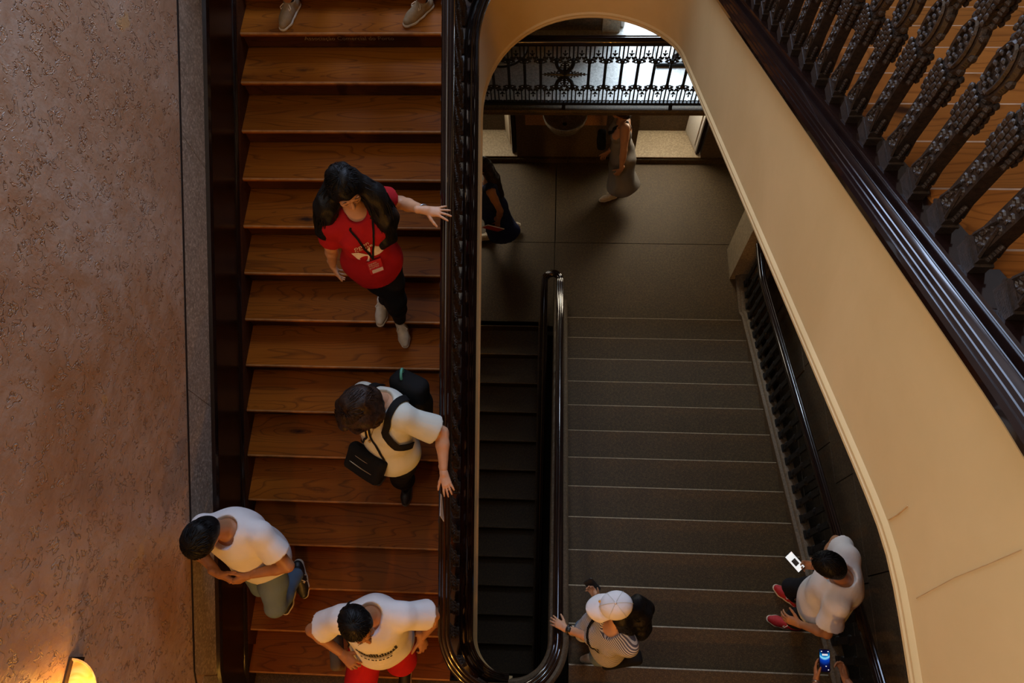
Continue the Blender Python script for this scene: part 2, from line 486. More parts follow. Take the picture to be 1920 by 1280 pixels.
# ------------------------------------------------------------------ stone half-landing, far wall with niches, gallery
fl = empty('floor', (0, 0, 0), 'dark stone slab floor of the half-landing', kind='structure')
slabs = [(-2.349, 0.027, 3.954, 5.194), (0.034, 2.85, 4.06, 5.194), (-2.349, 0.029, 5.202, 6.55), (0.041, 2.85, 5.202, 6.55)]
for x0, x1, y0, y1 in slabs:
    MB().box(x0, x1, y0, y1, -0.16, 0.0).build('stone_slab', M['granite'], fl)
struct('floor', MB().box(-2.349, 2.85, 3.9, 6.55, -0.36, -0.165), M['granite_wall'], 'bed of the half-landing')
struct('floor', MB().box(XW, XR, -4.5, 9.5, -2.6, -2.4), M['granite'], 'stone ground floor below')
struct('floor', MB().prism([(XW, -0.19), (XB + 0.02, -0.19), (XB + 0.02, -1.05), (XR, -1.05), (XR, -4.5), (XW, -4.5)], 'z', F1 - 0.2, F1), M['granite'], 'first floor landing at the foot of the wooden stairs')
struct('floor', MB().prism([(XD + 0.02, 0.36), (XR, 0.36), (XR, -4.5), (XW, -4.5), (XW, -1.4), (XD + 0.02, -1.4)], 'z', F2 - 0.25, F2), M['tread_up'], 'upper wooden landing')
cx, RR = (XC + XD) / 2, (XD - XC) / 2
arc = [(cx + (RR + 0.05) * math.cos(math.pi * (1 - i / 24)), YARC + (RR + 0.05) * math.sin(math.pi * (1 - i / 24))) for i in range(25)]
poly = [(XW, 4.44)] + [(XC - 0.05, 4.44)] + [p for p in arc if p[1] > 4.44] + [(XD + 0.05, 4.5), (XR, 4.5), (XR, 6.55), (XW, 6.55)]
struct('floor', MB().prism(poly, 'z', FH - 0.3, FH), M['tread'], 'upper half-landing between the wooden flights')

# far wall, lower storey, with two niches
L1, R1, L2, R2 = -1.80, -0.52, 1.12, 2.04
wf = MB()
ZS = 0.125
for x0, x1 in ((XW, L1), (R1, L2), (R2, XR)):
    wf.box(x0, x1, 6.55, 7.1, 0, 2.02)
wf.box(L1, R1, 6.55, 7.1, -0.1, ZS - 0.02).box(L2, R2, 6.55, 7.1, -0.1, ZS - 0.02)
wf.box(L1, R1, 6.98, 7.1, ZS, 0.62).box(L2, R2, 6.98, 7.1, ZS, 0.62)
wf.box(L1, R1, 6.55, 7.1, 1.92, 2.02).box(L2, R2, 6.55, 7.1, 1.92, 2.02)
wallf = struct('wall_far', wf, M['granite_wall'], 'dark stone wall with two window niches behind the half-landing')
for x0, x1 in ((L1, R1), (L2, R2)):
    MB().box(x0, x1, 6.52, 6.98, ZS - 0.02, ZS).build('niche_sill', M['pale_stone'], wallf)
for i, x in enumerate((-2.349, -1.2, 0.2, 1.35)):
    MB().box(x, min(x + (1.14, 1.39, 1.14, 1.5)[i], XR), 6.505, 6.56, 0.0, 0.085).build('plinth_stone', M['granite'], wallf)
for i, (x0, x1) in enumerate(((L1, R1), (L2, R2))):
    w = struct('window_%d' % (i + 2), MB().box(x0 + 0.04, x1 - 0.04, 7.08, 7.09, 0.66, 1.88), M['day_glass'], 'bright window in the back of the stone niche')
    m = MB()
    for x in (x0, (x0 + x1) / 2 - 0.025, x1 - 0.05): m.box(x, x + 0.05, 7.04, 7.09, 0.62, 1.92)
    for z in (0.62, 1.22, 1.87): m.box(x0, x1, 7.045, 7.085, z, z + 0.05)
    m.build('window_frame', M['white_paint'], w)
def shutter(name, x, lab, mat):
    t = empty(name, (x, 6.6, ZS), lab, 'shutter', 'folding shutters of the stone niches')
    t.rotation_euler = (0, 0, math.radians(17))
    m = MB(); m.box(-0.02, 0.02, 0.0, 0.40, 0.012, 1.75); m.build('leaf', mat, t)
    for z0, z1 in ((0.10, 0.78), (0.90, 1.66)):
        m = MB(); m.box(-0.032, -0.018, 0.06, 0.34, z0, z1); m.build('raised_panel', mat, t)
    m = MB(); m.box(-0.026, 0.026, -0.03, 0.0, 0.012, 1.75); m.build('edge_strip', M['mahogany_panel'], t)
    return t
shutter('window_shutter', R1 - 0.05, 'cream shutter leaf in the niche left of the basin', M['cream_paint'])
shutter('window_shutter', R2 - 0.05, 'white panelled shutter leaf in the niche right of the woman in grey', M['white_paint'])
# wall basin with orange marble back
ba = empty('wall_basin', (0.13, 6.5, 1.0), 'grey marble wall basin on an orange marble back panel', 'basin')
MB().box(-0.52, 0.55, 0.0, 0.05, -0.18, 0.95).build('back_panel', M['red_marble'], ba)
prof = [(0.05, -0.22), (0.12, -0.2), (0.22, -0.1), (0.275, 0.02), (0.285, 0.06), (0.275, 0.075), (0.262, 0.07), (0.24, 0.03), (0.18, -0.06), (0.09, -0.12), (0.01, -0.135)]
MB().lathe(prof, (0, -0.12, 0.12), 28).build('bowl', M['grey_marble'], ba, smooth=True, angle=50)
MB().lathe([(0.02, 0), (0.03, 0.01), (0.015, 0.02)], (0, -0.12, -0.015), 12).build('drain', M['iron_black'], ba)
MB().tube([(0, 0.01, 0.42), (0, -0.06, 0.44), (0, -0.12, 0.40), (0, -0.13, 0.36)], 0.016, 8).build('spout', M['iron'], ba)
# stone pier at the end of the right-hand balustrade
pier = struct('wall_pier', MB().box(2.33, XR, 4.68, 5.12, 0, 2.02), M['pale_stone'], 'pale stone pier at the end of the right-hand balustrade')

# gallery slab and floor
gs = MB().box(XW, XR, 5.62, 6.6, 2.13, F1 - 0.02)
struct('floor', gs, M['granite_wall'], 'gallery slab above the half-landing')
struct('floor', MB().box(XW, XR, 5.60, 9.4, F1 - 0.02, F1), M['gallery_floor'], 'pale speckled gallery floor behind the iron railing')
struct('trim_2', MB().sweep([(XW, 5.60, F1), (XR, 5.60, F1)], [(-0.03, -0.135), (0.03, -0.135), (0.045, -0.11), (0.04, -0.085), (0.06, -0.065), (0.085, -0.045), (0.09, -0.02), (0.075, 0.0), (-0.03, 0.004)]), M['granite'], 'moulded stone edge of the gallery', smooth=True, angle=35)
# wall behind the gallery with a bright doorway
wg = MB()
wg.box(XW, 0.52, 6.68, 7.1, F1, 6.5).box(2.3, XR, 6.68, 7.1, F1, 6.5).box(0.52, 2.3, 6.68, 7.1, 4.5, 6.5)
struct('wall_far', wg, M['granite_wall'], 'stone wall behind the gallery')
struct('trim_3', MB().box(0.52, 0.72, 6.64, 7.1, F1, 4.5), M['pale_stone'], 'pale stone door jamb behind the gallery')
struct('wall_far', MB().box(XW, XR, 6.55, 7.1, 6.5, 13.2), M['plaster'], 'upper end wall')
w4 = struct('window_4', MB().box(-1.8, 1.4, 6.53, 6.54, 7.2, 10.6), M['day_glass'], 'tall window over the upper half-landing')
fr = MB()
for i in range(2): fr.box(-1.86 + 3.2*i, -1.80 + 3.26*i, 6.46, 6.55, 7.15, 10.65)
for i in range(2): fr.box(-1.86, 1.46, 6.46, 6.55, 7.15 + 3.45*i, 7.20 + 3.45*i)
fr.build('window_frame', M['white_paint'], w4)
w5 = struct('window_5', MB().box(XW, XW + 0.01, -1.8, 2.2, 8.75, 11.05), M['day_glass'], 'added wide window high in the left wall, unseen, for the side fill')  # added pane that goes with the side fill, out of view
fr = MB()
for i in range(6): fr.box(XW, XW + 0.04, -1.83 + 0.8*i, -1.77 + 0.8*i, 8.7, 11.1)
for z in (8.7, 9.85, 11.05): fr.box(XW, XW + 0.035, -1.83, 2.23, z, z + 0.05)
fr.build('window_frame', M['white_paint'], w5)
struct('wall_far', MB().box(XW, XR, 9.4, 9.7, F1, 6.5), M['white_paint'], 'white wall of the room beyond the gallery')
struct('wall_right', MB().box(XR, XR + 0.3, 6.55, 9.5, F1, 6.5), M['white_paint'], 'side wall of the room beyond the gallery')
struct('ceiling', MB().box(XW, XR, 6.68, 9.5, 6.5, 6.7), M['white_paint'], 'ceiling of the room beyond the gallery')
d1 = struct('door_1', MB().box(0.735, 0.775, 6.72, 7.35, F1 + 0.01, 4.4), M['white_paint'], 'white door leaf folded open behind the gallery')
for z0, z1 in ((2.42, 3.1), (3.2, 4.3)):
    MB().box(0.77, 0.785, 6.80, 7.27, z0, z1).build('raised_panel', M['white_paint'], d1)
for i in range(3):
    MB().box(0.728, 0.742, 6.76 + i*0.06, 6.79 + i*0.06, F1 + 0.01, 4.4).build('door_moulding', M['white_paint'], d1)

# ------------------------------------------------------------------ flights
tread_prof = [(0.0, -0.012), (0.004, -0.003), (0.012, 0.0), (1.0, 0.0), (1.0, -0.036), (0.012, -0.036), (0.003, -0.03)]
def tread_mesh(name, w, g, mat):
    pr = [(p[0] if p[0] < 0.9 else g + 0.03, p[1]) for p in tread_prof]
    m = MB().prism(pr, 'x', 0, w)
    m.mi[2] = 1; m.mi[3] = 1                  # paler front arris
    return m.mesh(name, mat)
wc = XC - 0.13 - XW
stC = empty('wooden_staircase', (XW, Y0C, F1), 'straight flight of orange-brown wooden steps beside the marbled wall', 'stairs')
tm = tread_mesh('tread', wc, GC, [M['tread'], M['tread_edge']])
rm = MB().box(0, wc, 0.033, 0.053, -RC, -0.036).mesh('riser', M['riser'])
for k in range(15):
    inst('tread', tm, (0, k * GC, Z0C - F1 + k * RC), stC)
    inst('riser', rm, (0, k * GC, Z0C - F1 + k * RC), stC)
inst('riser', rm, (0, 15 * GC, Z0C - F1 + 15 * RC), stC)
inst('tread', tm, (0, 15 * GC, Z0C - F1 + 15 * RC), stC)
so = [(Y0C - 0.1, F1 - 0.2), (YARC + 0.4, zC(YARC + 0.4) - 0.80), (YARC + 0.4, zC(YARC + 0.4) - 0.25), (Y0C + 0.3, zC(Y0C + 0.3) - 0.22), (Y0C + 0.06, F1 - 0.0)]
so = [(Y0C + 0.1, zC(Y0C + 0.1) - 0.80), (YARC + 0.4, zC(YARC + 0.4) - 0.80), (YARC + 0.4, zC(YARC + 0.4) - 0.25), (Y0C + 0.1, zC(Y0C + 0.1) - 0.25)]
MB().prism([(a - 0.0, b - F1) for a, b in so], 'x', 0.0, wc).build('soffit', M['plaster'], stC).location = (0, -Y0C, 0)
# stringer board against the wall (stepped skirt)
sk = MB().sweep([(0, y - Y0C, zC(y) - F1) for y in (0.02, 4.4)], [(0.016, -0.3), (0.034, -0.3), (0.034, 0.03), (0.028, 0.045), (0.016, 0.045)])
sk.build('wall_string', M['riser'], stC)

stD = empty('wooden_staircase', (XD + 0.13, YD0, ZD0), 'upper flight of honey-coloured wooden steps seen through the iron balusters', 'stairs')
wd = XR - XD - 0.13
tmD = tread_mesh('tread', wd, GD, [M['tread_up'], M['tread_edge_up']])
rmD = MB().box(0, wd, -0.053, -0.033, -RD, -0.036).mesh('riser', M['riser'])
for k in range(-5, 10):
    inst('tread', tmD, (0 + wd, -k * GD, k * RD), stD, rot=(0, 0, math.pi))
    inst('riser', rmD, (0, -k * GD, k * RD), stD)
so = [(0.2, zD(0.2) - 0.80), (4.6, zD(4.6) - 0.80), (4.6, zD(4.6) - 0.3), (0.2, zD(0.2) - 0.3)]
MB().prism([(a - YD0, b - ZD0) for a, b in so], 'x', 0, wd).build('soffit', M['plaster'], stD)

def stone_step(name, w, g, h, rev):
    # block step: body, worn arris coloured paler to carry its highlight
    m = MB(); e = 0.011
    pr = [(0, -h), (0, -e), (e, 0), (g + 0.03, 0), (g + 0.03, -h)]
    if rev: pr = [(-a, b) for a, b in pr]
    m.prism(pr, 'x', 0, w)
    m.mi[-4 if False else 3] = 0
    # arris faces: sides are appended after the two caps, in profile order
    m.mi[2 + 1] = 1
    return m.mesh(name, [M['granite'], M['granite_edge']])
stB = empty('stone_staircase', (0.21, YB0, 0), 'wide dark stone steps with pale worn edges between the two balustrades', 'stairs')
sm = stone_step('stone_step', 2.40 - 0.21, GB, 0.16, True)
for k in range(16):
    inst('stone_step', sm, (0, -k * GB, ZB0 + k * RB), stB)
so = [(4.03, -0.02), (-1.1, zB(-1.1) - 0.2), (-1.1, zB(-1.1) - 0.45), (3.4, -0.02)]
MB().prism([(a - YB0, b) for a, b in so], 'x', 0, 2.19).build('soffit', M['granite_wall'], stB)
stA = empty('stone_staircase', (XW, YA0, 0), 'shadowed lower stone flight seen down the narrow well', 'stairs')
smA = stone_step('stone_step', -0.16 - XW, GA, 0.17, False)
for k in range(1, 17):
    inst('stone_step', smA, (0, -k * GA, -k * RA), stA)
MB().box(0, -0.16 - XW, -0.01, 0.06, -0.17, 0.0).build('landing_edge', M['granite'], stA)

# ------------------------------------------------------------------ strings (well faces)
fascia = [(0.0, -0.10), (0.0, -0.795), (-0.006, -0.80), (-0.012, -0.808), (-0.012, -0.818), (-0.005, -0.824), (-0.013, -0.83), (-0.013, -0.842), (-0.006, -0.85), (0.0, -0.852), (0.11, -0.852), (0.11, -0.10)]
wellp = u_path(0.5, 1.0) + path_C[1:] + arch_path()[1:] + path_D[1:]
struct('trim_4', MB().sweep(wellp, fascia, lat='left'), M['plaster'], 'cream plaster string curving round the stairwell', smooth=True, angle=35)
kerbB = [(-0.0, 0.03), (-0.0, -0.55), (0.18, -0.55), (0.18, 0.03), (0.165, 0.05), (0.15, 0.055), (0.14, 0.05), (0.05, 0.05), (0.03, 0.055), (0.012, 0.05)]
kb = [(XB, 4.30, 0.035), (XB, 4.2, 0.04)] + path_B[1:] + u_path(0.0, 0.5)[1:]
struct('trim_5', MB().sweep(kb, kerbB, lat='left'), M['granite_wall'], 'stone kerb under the central balustrade', smooth=True, angle=35)
kerbA = line_y(-0.16, YA0 + 0.1, -1.2, zA, 4)
struct('trim_6', MB().sweep(kerbA, [(0, 0.05), (0.11, 0.05), (0.11, -0.4), (0, -0.4)], lat='left'), M['granite_wall'], 'stone kerb of the lower flight')
kr = [(2.40, 4.68, 0.03), (2.40, 4.15, 0.03)] + line_y(2.40, 4.05, -1.05, zB, 10)
kerbR = [(0, -0.2), (0, 0.03), (-0.012, 0.045), (-0.012, 0.07), (0.0, 0.08), (0.02, 0.082), (0.03, 0.10), (0.05, 0.11), (0.13, 0.11), (0.13, -0.2)]
struct('trim_7', MB().sweep(kr, [(-a, b) for a, b in kerbR]), M['granite_wall'], 'moulded stone kerb under the right-hand balustrade', smooth=True, angle=35)
# ------------------------------------------------------------------ balustrades
base_prof = [(-0.012, -0.115), (-0.035, -0.105), (-0.043, -0.09), (-0.043, -0.072), (-0.036, -0.060), (-0.028, -0.066), (-0.022, -0.056), (-0.014, -0.060),
             (-0.008, -0.050), (0.0, -0.054), (0.006, -0.046), (0.012, -0.040), (0.018, -0.044), (0.024, -0.062), (0.04, -0.066), (0.044, -0.056), (0.05, -0.040), (0.056, -0.046), (0.062, -0.036), (0.155, -0.036), (0.155, -0.30), (0.02, -0.30), (0.02, -0.115)]
rail_prof = [(-0.030, -0.03), (-0.038, -0.012), (-0.034, 0.0), (-0.040, 0.012), (-0.036, 0.028), (-0.022, 0.036), (-0.014, 0.032), (-0.006, 0.040), (0.006, 0.040), (0.014, 0.032), (0.022, 0.036), (0.036, 0.028), (0.040, 0.012), (0.034, 0.0), (0.038, -0.012), (0.030, -0.03)]

def baluster_mesh(H=0.93):
    """cast-iron baluster, flat in the plane of the balustrade (local Y-Z), origin at the plinth"""
    m = MB(); rr = random.Random(3)
    # plinth with a bright upper bead
    m.box(-0.021, 0.021, -0.041, 0.041, -0.03, 0.016)
    m.box(-0.024, 0.024, -0.044, 0.044, 0.016, 0.025)
    m.box(-0.021, 0.021, -0.036, 0.036, 0.025, 0.046)
    def shaft(z0, z1, w=0.029, t=0.020):
        m.box(-t, t, -w, w, z0, z1)
        n = int((z1 - z0) / 0.024)
        for i in range(n):
            z = z0 + 0.012 + i * (z1 - z0 - 0.02) / max(1, n - 1)
            for s in (-1, 1):
                yy = (0.012 if i % 2 else -0.012) * (1 if s > 0 else -1)
                m.torus((s * t, yy, z), 0.009, 0.0042, 'x', 7, 4)
                m.ball((s * (t + 0.002), -yy * 0.9, z + 0.006), 0.0065, 5, 4, sc=(0.7, 1, 1.3))
    def spear(z0, sgn):
        # triangular leaf at the shaft end
        for s in (-1, 1):
            m.tube([(s * 0.021, -0.03, z0), (s * 0.023, -0.008, z0 + sgn * 0.10)], 0.0055, 5)
            m.tube([(s * 0.021, 0.03, z0), (s * 0.023, 0.008, z0 + sgn * 0.10)], 0.0055, 5)
            for k in range(4):
                m.ball((s * 0.02, rr.uniform(-0.018, 0.018), z0 + sgn * (0.012 + 0.018 * k)), 0.0085, 5, 4)
        for k in range(5):
            m.ball((0, 0.036, z0 + sgn * 0.013 * k), 0.009, 5, 4); m.ball((0, -0.036, z0 + sgn * 0.013 * k), 0.009, 5, 4)
    def collar(z):
        m.box(-0.022, 0.022, -0.033, 0.033, z - 0.022, z + 0.022)
        for j in range(3):
            for i in range(4):
                for s in (-1, 1):
                    m.ball((s * 0.022, -0.03 + 0.02 * i, z - 0.02 + 0.02 * j), 0.010 + rr.uniform(-0.002, 0.002), 5, 4, sc=(0.8, 1, 1.1))
            for s in (-1, 1): m.ball((0, s * 0.037, z - 0.02 + 0.02 * j), 0.011, 5, 4)
    c = H / 2
    spear(0.05, 1); shaft(0.05, c - 0.19)
    collar(c - 0.165); m.box(-0.019, 0.019, -0.028, 0.028, c - 0.15, c - 0.115); collar(c - 0.115)
    # oval medallion ring with pierced filling
    m.ball((0, 0, c), 0.036, 10, 8, sc=(0.40, 0.95, 2.2))
    m.torus((0, 0, c), 0.046, 0.013, 'x', 18, 6, 0.80, 1.80)
    m.torus((-0.016, 0, c), 0.038, 0.0065, 'x', 16, 5, 0.82, 1.95); m.torus((0.016, 0, c), 0.038, 0.0065, 'x', 16, 5, 0.82, 1.95)
    for k in range(10):
        w = 2 * math.pi * k / 10
        m.ball((0, 0.047 * math.cos(w), c + 0.094 * math.sin(w)), 0.0125, 6, 4)
    for zz in (-0.055, -0.028, 0.0, 0.028, 0.055):
        for s in (-1, 1):
            for yy in (-0.016, 0.002, 0.017):
                m.ball((s * 0.019, yy + rr.uniform(-0.004, 0.004), c + zz + rr.uniform(-0.006, 0.006)), rr.uniform(0.0055, 0.0085), 5, 4, sc=(1, 1.4, 0.8))
    collar(c + 0.115); m.box(-0.019, 0.019, -0.028, 0.028, c + 0.115, c + 0.15); collar(c + 0.165)
    shaft(c + 0.19, H - 0.05); spear(H - 0.05, -1)
    m.box(-0.022, 0.022, -0.042, 0.042, H - 0.05, H)
    return m.mesh('baluster', M['iron'])
BAL = baluster_mesh()

def along(path, off, spacing, phase=0.0):
    """points every `spacing` along a plan path offset to the left by off: (pos, heading)"""
    P = [Vector(p) for p in path]; out = []; acc = -phase
    for i in range(len(P) - 1):
        a, b = P[i], P[i + 1]; l = (b.xy - a.xy).length
        while acc <= l and l > 1e-9:
            if acc >= 0:
                t = (b - a); t.z = 0; t.normalize(); nrm = Vector((-t.y, t.x, 0))
                out.append((a.lerp(b, acc / l) + nrm * off, math.atan2(t.y, t.x) - math.pi / 2))
            acc += spacing
        acc -= l
    return out

def balustrade(path, label, off_bal, h_rail, origin, name='staircase_balustrade', spacing=0.169, phase=0.0, base=True, zs=1.0, h_base=-0.006, offr=None, bal=None, explicit=None):
    t = empty(name, origin, label, 'balustrade')
    O = Vector(origin); rel = [Vector(p) - O for p in path]
    offr = off_bal if offr is None else offr
    if base:
        MB().sweep(rel, base_prof, lat='left').build('base_moulding', M['mahogany'], t, smooth=True, angle=28)
    MB().sweep(rel, [(a + offr, b + h_rail) for a, b in rail_prof], lat='left').build('handrail', M['mahogany'], t, smooth=True, angle=50)
    pts = explicit if explicit is not None else along(path, off_bal, spacing, phase)
    for p, hd in pts:
        inst('baluster', bal or BAL, Vector((p[0], p[1], p[2] + h_base)) - O, t, rot=(0, 0, hd), scale=(1, 1, zs))
    return t

pC = u_path(0.5, 1.0) + path_C[1:] + arch_path(0, 0.5)[1:]
balustrade(pC, 'dark handrail and bronzed iron balusters along the wooden flight', 0.082, 0.945, (XC, YU, F1), zs=0.98, offr=0.058, h_base=-0.002)
pD = arch_path(0.5, 1.0) + path_D[1:]
expl = []
for p, hd in along(arch_path(0.5, 1.0), 0.092, 0.169, 0.08): expl.append((p, hd))
k = -6
while 2.965 - 0.169 * k > -1.5:
    y = 2.965 - 0.169 * k
    if y < YARC - 0.05: expl.append((Vector((XD + 0.092, y, zDs(y))), math.pi))
    k += 1
balustrade(pD, 'glossy fluted base rail and ornate iron balusters of the upper flight', 0.082, 0.945, (XD, 3.0, zD(3.0)), zs=0.98, explicit=expl, h_base=-0.002)

# central balustrade of the stone flights: lower rail turns round at the half-landing and climbs with the stone steps
ra = [(-0.085 + 0.0, y, zA(y)) for y in np.linspace(-1.2, 4.0, 14)]
arcU = []
for i in range(13):
    a = math.pi * (1 - i / 12)
    arcU.append((0.0075 + 0.0925 * math.cos(a), 4.14 + 0.0925 * math.sin(a), 0.0 + 0.03 * i / 12))
pb = [(p[0] + 0.07, p[1], p[2]) for p in path_B] 
pu = u_path(0.0, 0.5, 0.07)
def slim_baluster(H=0.9):
    m = MB()
    m.lathe([(0.026, 0), (0.026, 0.03), (0.014, 0.045), (0.012, 0.12), (0.020, 0.17), (0.011, 0.24), (0.010, H * 0.5), (0.019, H * 0.56), (0.010, H * 0.62), (0.010, H - 0.12), (0.02, H - 0.08), (0.012, H - 0.04), (0.022, H)], n=8)
    return m.mesh('baluster', M['iron_black'])
SLIM = slim_baluster()
cb = empty('staircase_balustrade', (0, 2.0, 0), 'central glossy dark handrail looping round at the half-landing', 'balustrade')
O = Vector((0, 2.0, 0))
full = [(x, y, z) for x, y, z in ra] + arcU + [(0.1, 4.05, 0.09)] + pb[1:] + pu[1:]
lowp = []
for x, y, z in full: lowp.append(Vector((x, y, z)) - O)
MB().sweep(lowp, [(a * 1.05, b + 0.90) for a, b in rail_prof], lat='left').build('handrail', M['mahogany'], cb, smooth=True, angle=50)
for p, hd in along(ra, 0.0, 0.17) : inst('baluster', SLIM, p - O, cb)
for p, hd in along(pb, 0.0, 0.17, 0.06): inst('baluster', SLIM, p - O + Vector((0, 0, 0.04)), cb, scale=(1, 1, 0.93))

# right-hand balustrade
pr_ = [(2.468, 4.62, 0.09), (2.468, 4.2, 0.09)] + line_y(2.468, 4.05, -1.0, zB, 12)
rt = empty('staircase_balustrade', (2.468, 2.0, 0.8), 'black balusters and twin-lined glossy handrail along the right stone kerb', 'balustrade')
O = Vector((2.468, 2.0, 0.8))
MB().sweep([Vector(p) - O for p in pr_], [(a + 0.02, b + 0.90) for a, b in rail_prof]).build('handrail', M['mahogany'], rt, smooth=True, angle=50)
def flat_baluster(H=0.8):
    m = MB()
    m.box(-0.02, 0.02, -0.04, 0.04, 0, 0.03)
    m.box(-0.012, 0.012, -0.028, 0.028, 0.03, H)
    for z in (0.12, H * 0.5, H - 0.12):
        m.ball((0, 0, z), 0.045, 8, 6, sc=(0.5, 1, 1.2))
    m.box(-0.018, 0.018, -0.036, 0.036, H - 0.03, H)
    return m.mesh('baluster', M['iron_black'])
FLATB = flat_baluster(0.78)
y = 4.5
while y > -0.9:
    z = max(zB(y) if y < 4.1 else 0.09, 0.09)
    inst('baluster', FLATB, Vector((2.468, y, z + 0.108)) - O, rt)
    y -= 0.158

# gallery railing: cast-iron modules with trefoil friezes, one cross-shaped ornament
gx0, gsp, gy = -2.25, 0.1652, 5.575
gr = empty('gallery_railing', (0, gy, F1), 'black cast-iron railing with trefoil friezes on the gallery edge', 'railing')
def frieze(m, z0, sgn, full=True):
    """narrow bars with pointed tops and curls; z0 = rail side, growing with sgn"""
    hw = gsp / 2
    for x in (-hw * 0.5, hw * 0.5):
        m.tube([(x, 0, z0), (x, 0, z0 + sgn * 0.17)], 0.0078, 5)
    m.tube([(0, 0, z0), (0, 0, z0 + sgn * 0.20)], 0.009, 5)
    for i in range(4):                       # small pointed arches along the rail
        xx = -hw + gsp * (i + 0.5) / 4
        m.torus((xx, 0, z0 + sgn * 0.008), 0.018, 0.006, 'y', 6, 4, 1, 1, a0=0 if sgn > 0 else math.pi, a1=math.pi if sgn > 0 else 2 * math.pi)
    for s in (-1, 1):                        # trefoil tips between the bars
        cx = s * hw
        m.ball((cx, 0, z0 + sgn * 0.098), 0.011, 6, 4, sc=(0.8, 0.5, 2.0))
        m.ball((cx, 0, z0 + sgn * 0.142), 0.017, 6, 4, sc=(0.9, 0.5, 1.3))
        m.ball((cx - s * 0.018, 0, z0 + sgn * 0.128), 0.010, 6, 4, sc=(1.2, 0.5, 0.9))
        m.ball((cx - s * 0.012, 0, z0 + sgn * 0.180), 0.013, 6, 4, sc=(1.0, 0.5, 1.0))
        m.ball((s * hw * 0.5, 0, z0 + sgn * 0.180), 0.017, 6, 4, sc=(1.1, 0.5, 1.0))
        m.ball((s * hw * 0.76, 0, z0 + sgn * 0.196), 0.014, 6, 4, sc=(1.1, 0.5, 1.0))
        m.ball((s * hw * 0.28, 0, z0 + sgn * 0.205), 0.014, 6, 4, sc=(1.1, 0.5, 1.0))
        # scroll arms at the shaft
        m.torus((s * 0.030, 0, z0 + sgn * 0.235), 0.018, 0.0085, 'y', 8, 4)
        m.ball((s * 0.058, 0, z0 + sgn * 0.232), 0.014, 6, 4); m.ball((s * 0.046, 0, z0 + sgn * 0.212), 0.011, 6, 4)
    m.ball((0, 0, z0 + sgn * 0.225), 0.022, 6, 4, sc=(1, 0.6, 1))
def gal_mesh(shaft=True):
    m = MB()
    frieze(m, 0.075, 1); frieze(m, 0.905, -1)
    if shaft:
        m.tube([(0, 0, 0.28), (0, 0, 0.70)], 0.0165, 6)
        m.ball((0, 0, 0.315), 0.026, 8, 5, sc=(1, 1, 1.15)); m.ball((0, 0, 0.665), 0.026, 8, 5, sc=(1, 1, 1.15))
    return m
GAL = gal_mesh().mesh('baluster', M['iron_black'])
ICX = 0.0925                                 # centre of the ornament, found from its place in the railing
idx = [i for i in range(31)]
for i in idx:
    x = ICX + gsp * (i - 13.5)
    if XW + 0.05 < x < XR - 0.05:
        if i in (13, 14): continue
        inst('baluster', GAL, (x, 0, 0), gr)
m = MB()                                     # ornament panel, two modules wide
for s in (-1, 1):
    mm = gal_mesh(False)
    m.add([(v[0] + s * gsp / 2, v[1], v[2]) for v in mm.v], mm.f)
    for q in (-1, 1):
        m.tube([(s * 0.085, 0, 0.49 + q * 0.215), (s * 0.085, 0, 0.49 + q * 0.15), (s * 0.07, 0, 0.49 + q * 0.10), (s * 0.03, 0, 0.49 + q * 0.05), (0, 0, 0.49)], [0.022, 0.022, 0.021, 0.02, 0.02], 7)
    m.tube([(0, 0, 0.49), (s * 0.24, 0, 0.49)], [0.02, 0.004], 6)
    for k in range(5):
        x = s * (0.06 + 0.035 * k); r = 0.026 - 0.004 * k
        for q in (-1, 1):
            m.torus((x, 0, 0.49 + q * r * 0.9), r * 0.62, 0.006, 'y', 8, 4)
            m.ball((x + s * 0.01, 0, 0.49 + q * r * 1.7), r * 0.42, 6, 4)
    m.tube([(0, 0, 0.49), (0, 0, 0.49 + s * 0.19)], [0.02, 0.005], 6)
    for k in range(4):
        z = 0.49 + s * (0.075 + 0.032 * k); r = 0.034 - 0.006 * k
        for q in (-1, 1):
            m.torus((q * r * 0.9, 0, z), r * 0.62, 0.006, 'y', 8, 4)
            m.ball((q * r * 1.75, 0, z - s * 0.004), r * 0.4, 6, 4)
m.build('cross_ornament', M['iron_black'], gr).location = (ICX, 0, 0)
MB().box(XW, XR, -0.016, 0.016, 0.04, 0.078).build('bottom_rail', M['iron_black'], gr)
MB().box(XW, XR, -0.014, 0.014, 0.90, 0.925).build('top_bar', M['iron_black'], gr)
MB().sweep([(XW, 0.0, 0.945), (XR, 0.0, 0.945)], [(a * 1.25, b * 1.1) for a, b in rail_prof]).build('handrail', M['mahogany'], gr, smooth=True, angle=50)
for x in (ICX - 1.15, ICX, ICX + 1.155, ICX + 2.3):
    MB().tube([(x, -0.03, -0.02), (x, -0.01, 0.05)], 0.022, 6).build('foot', M['iron_black'], gr)
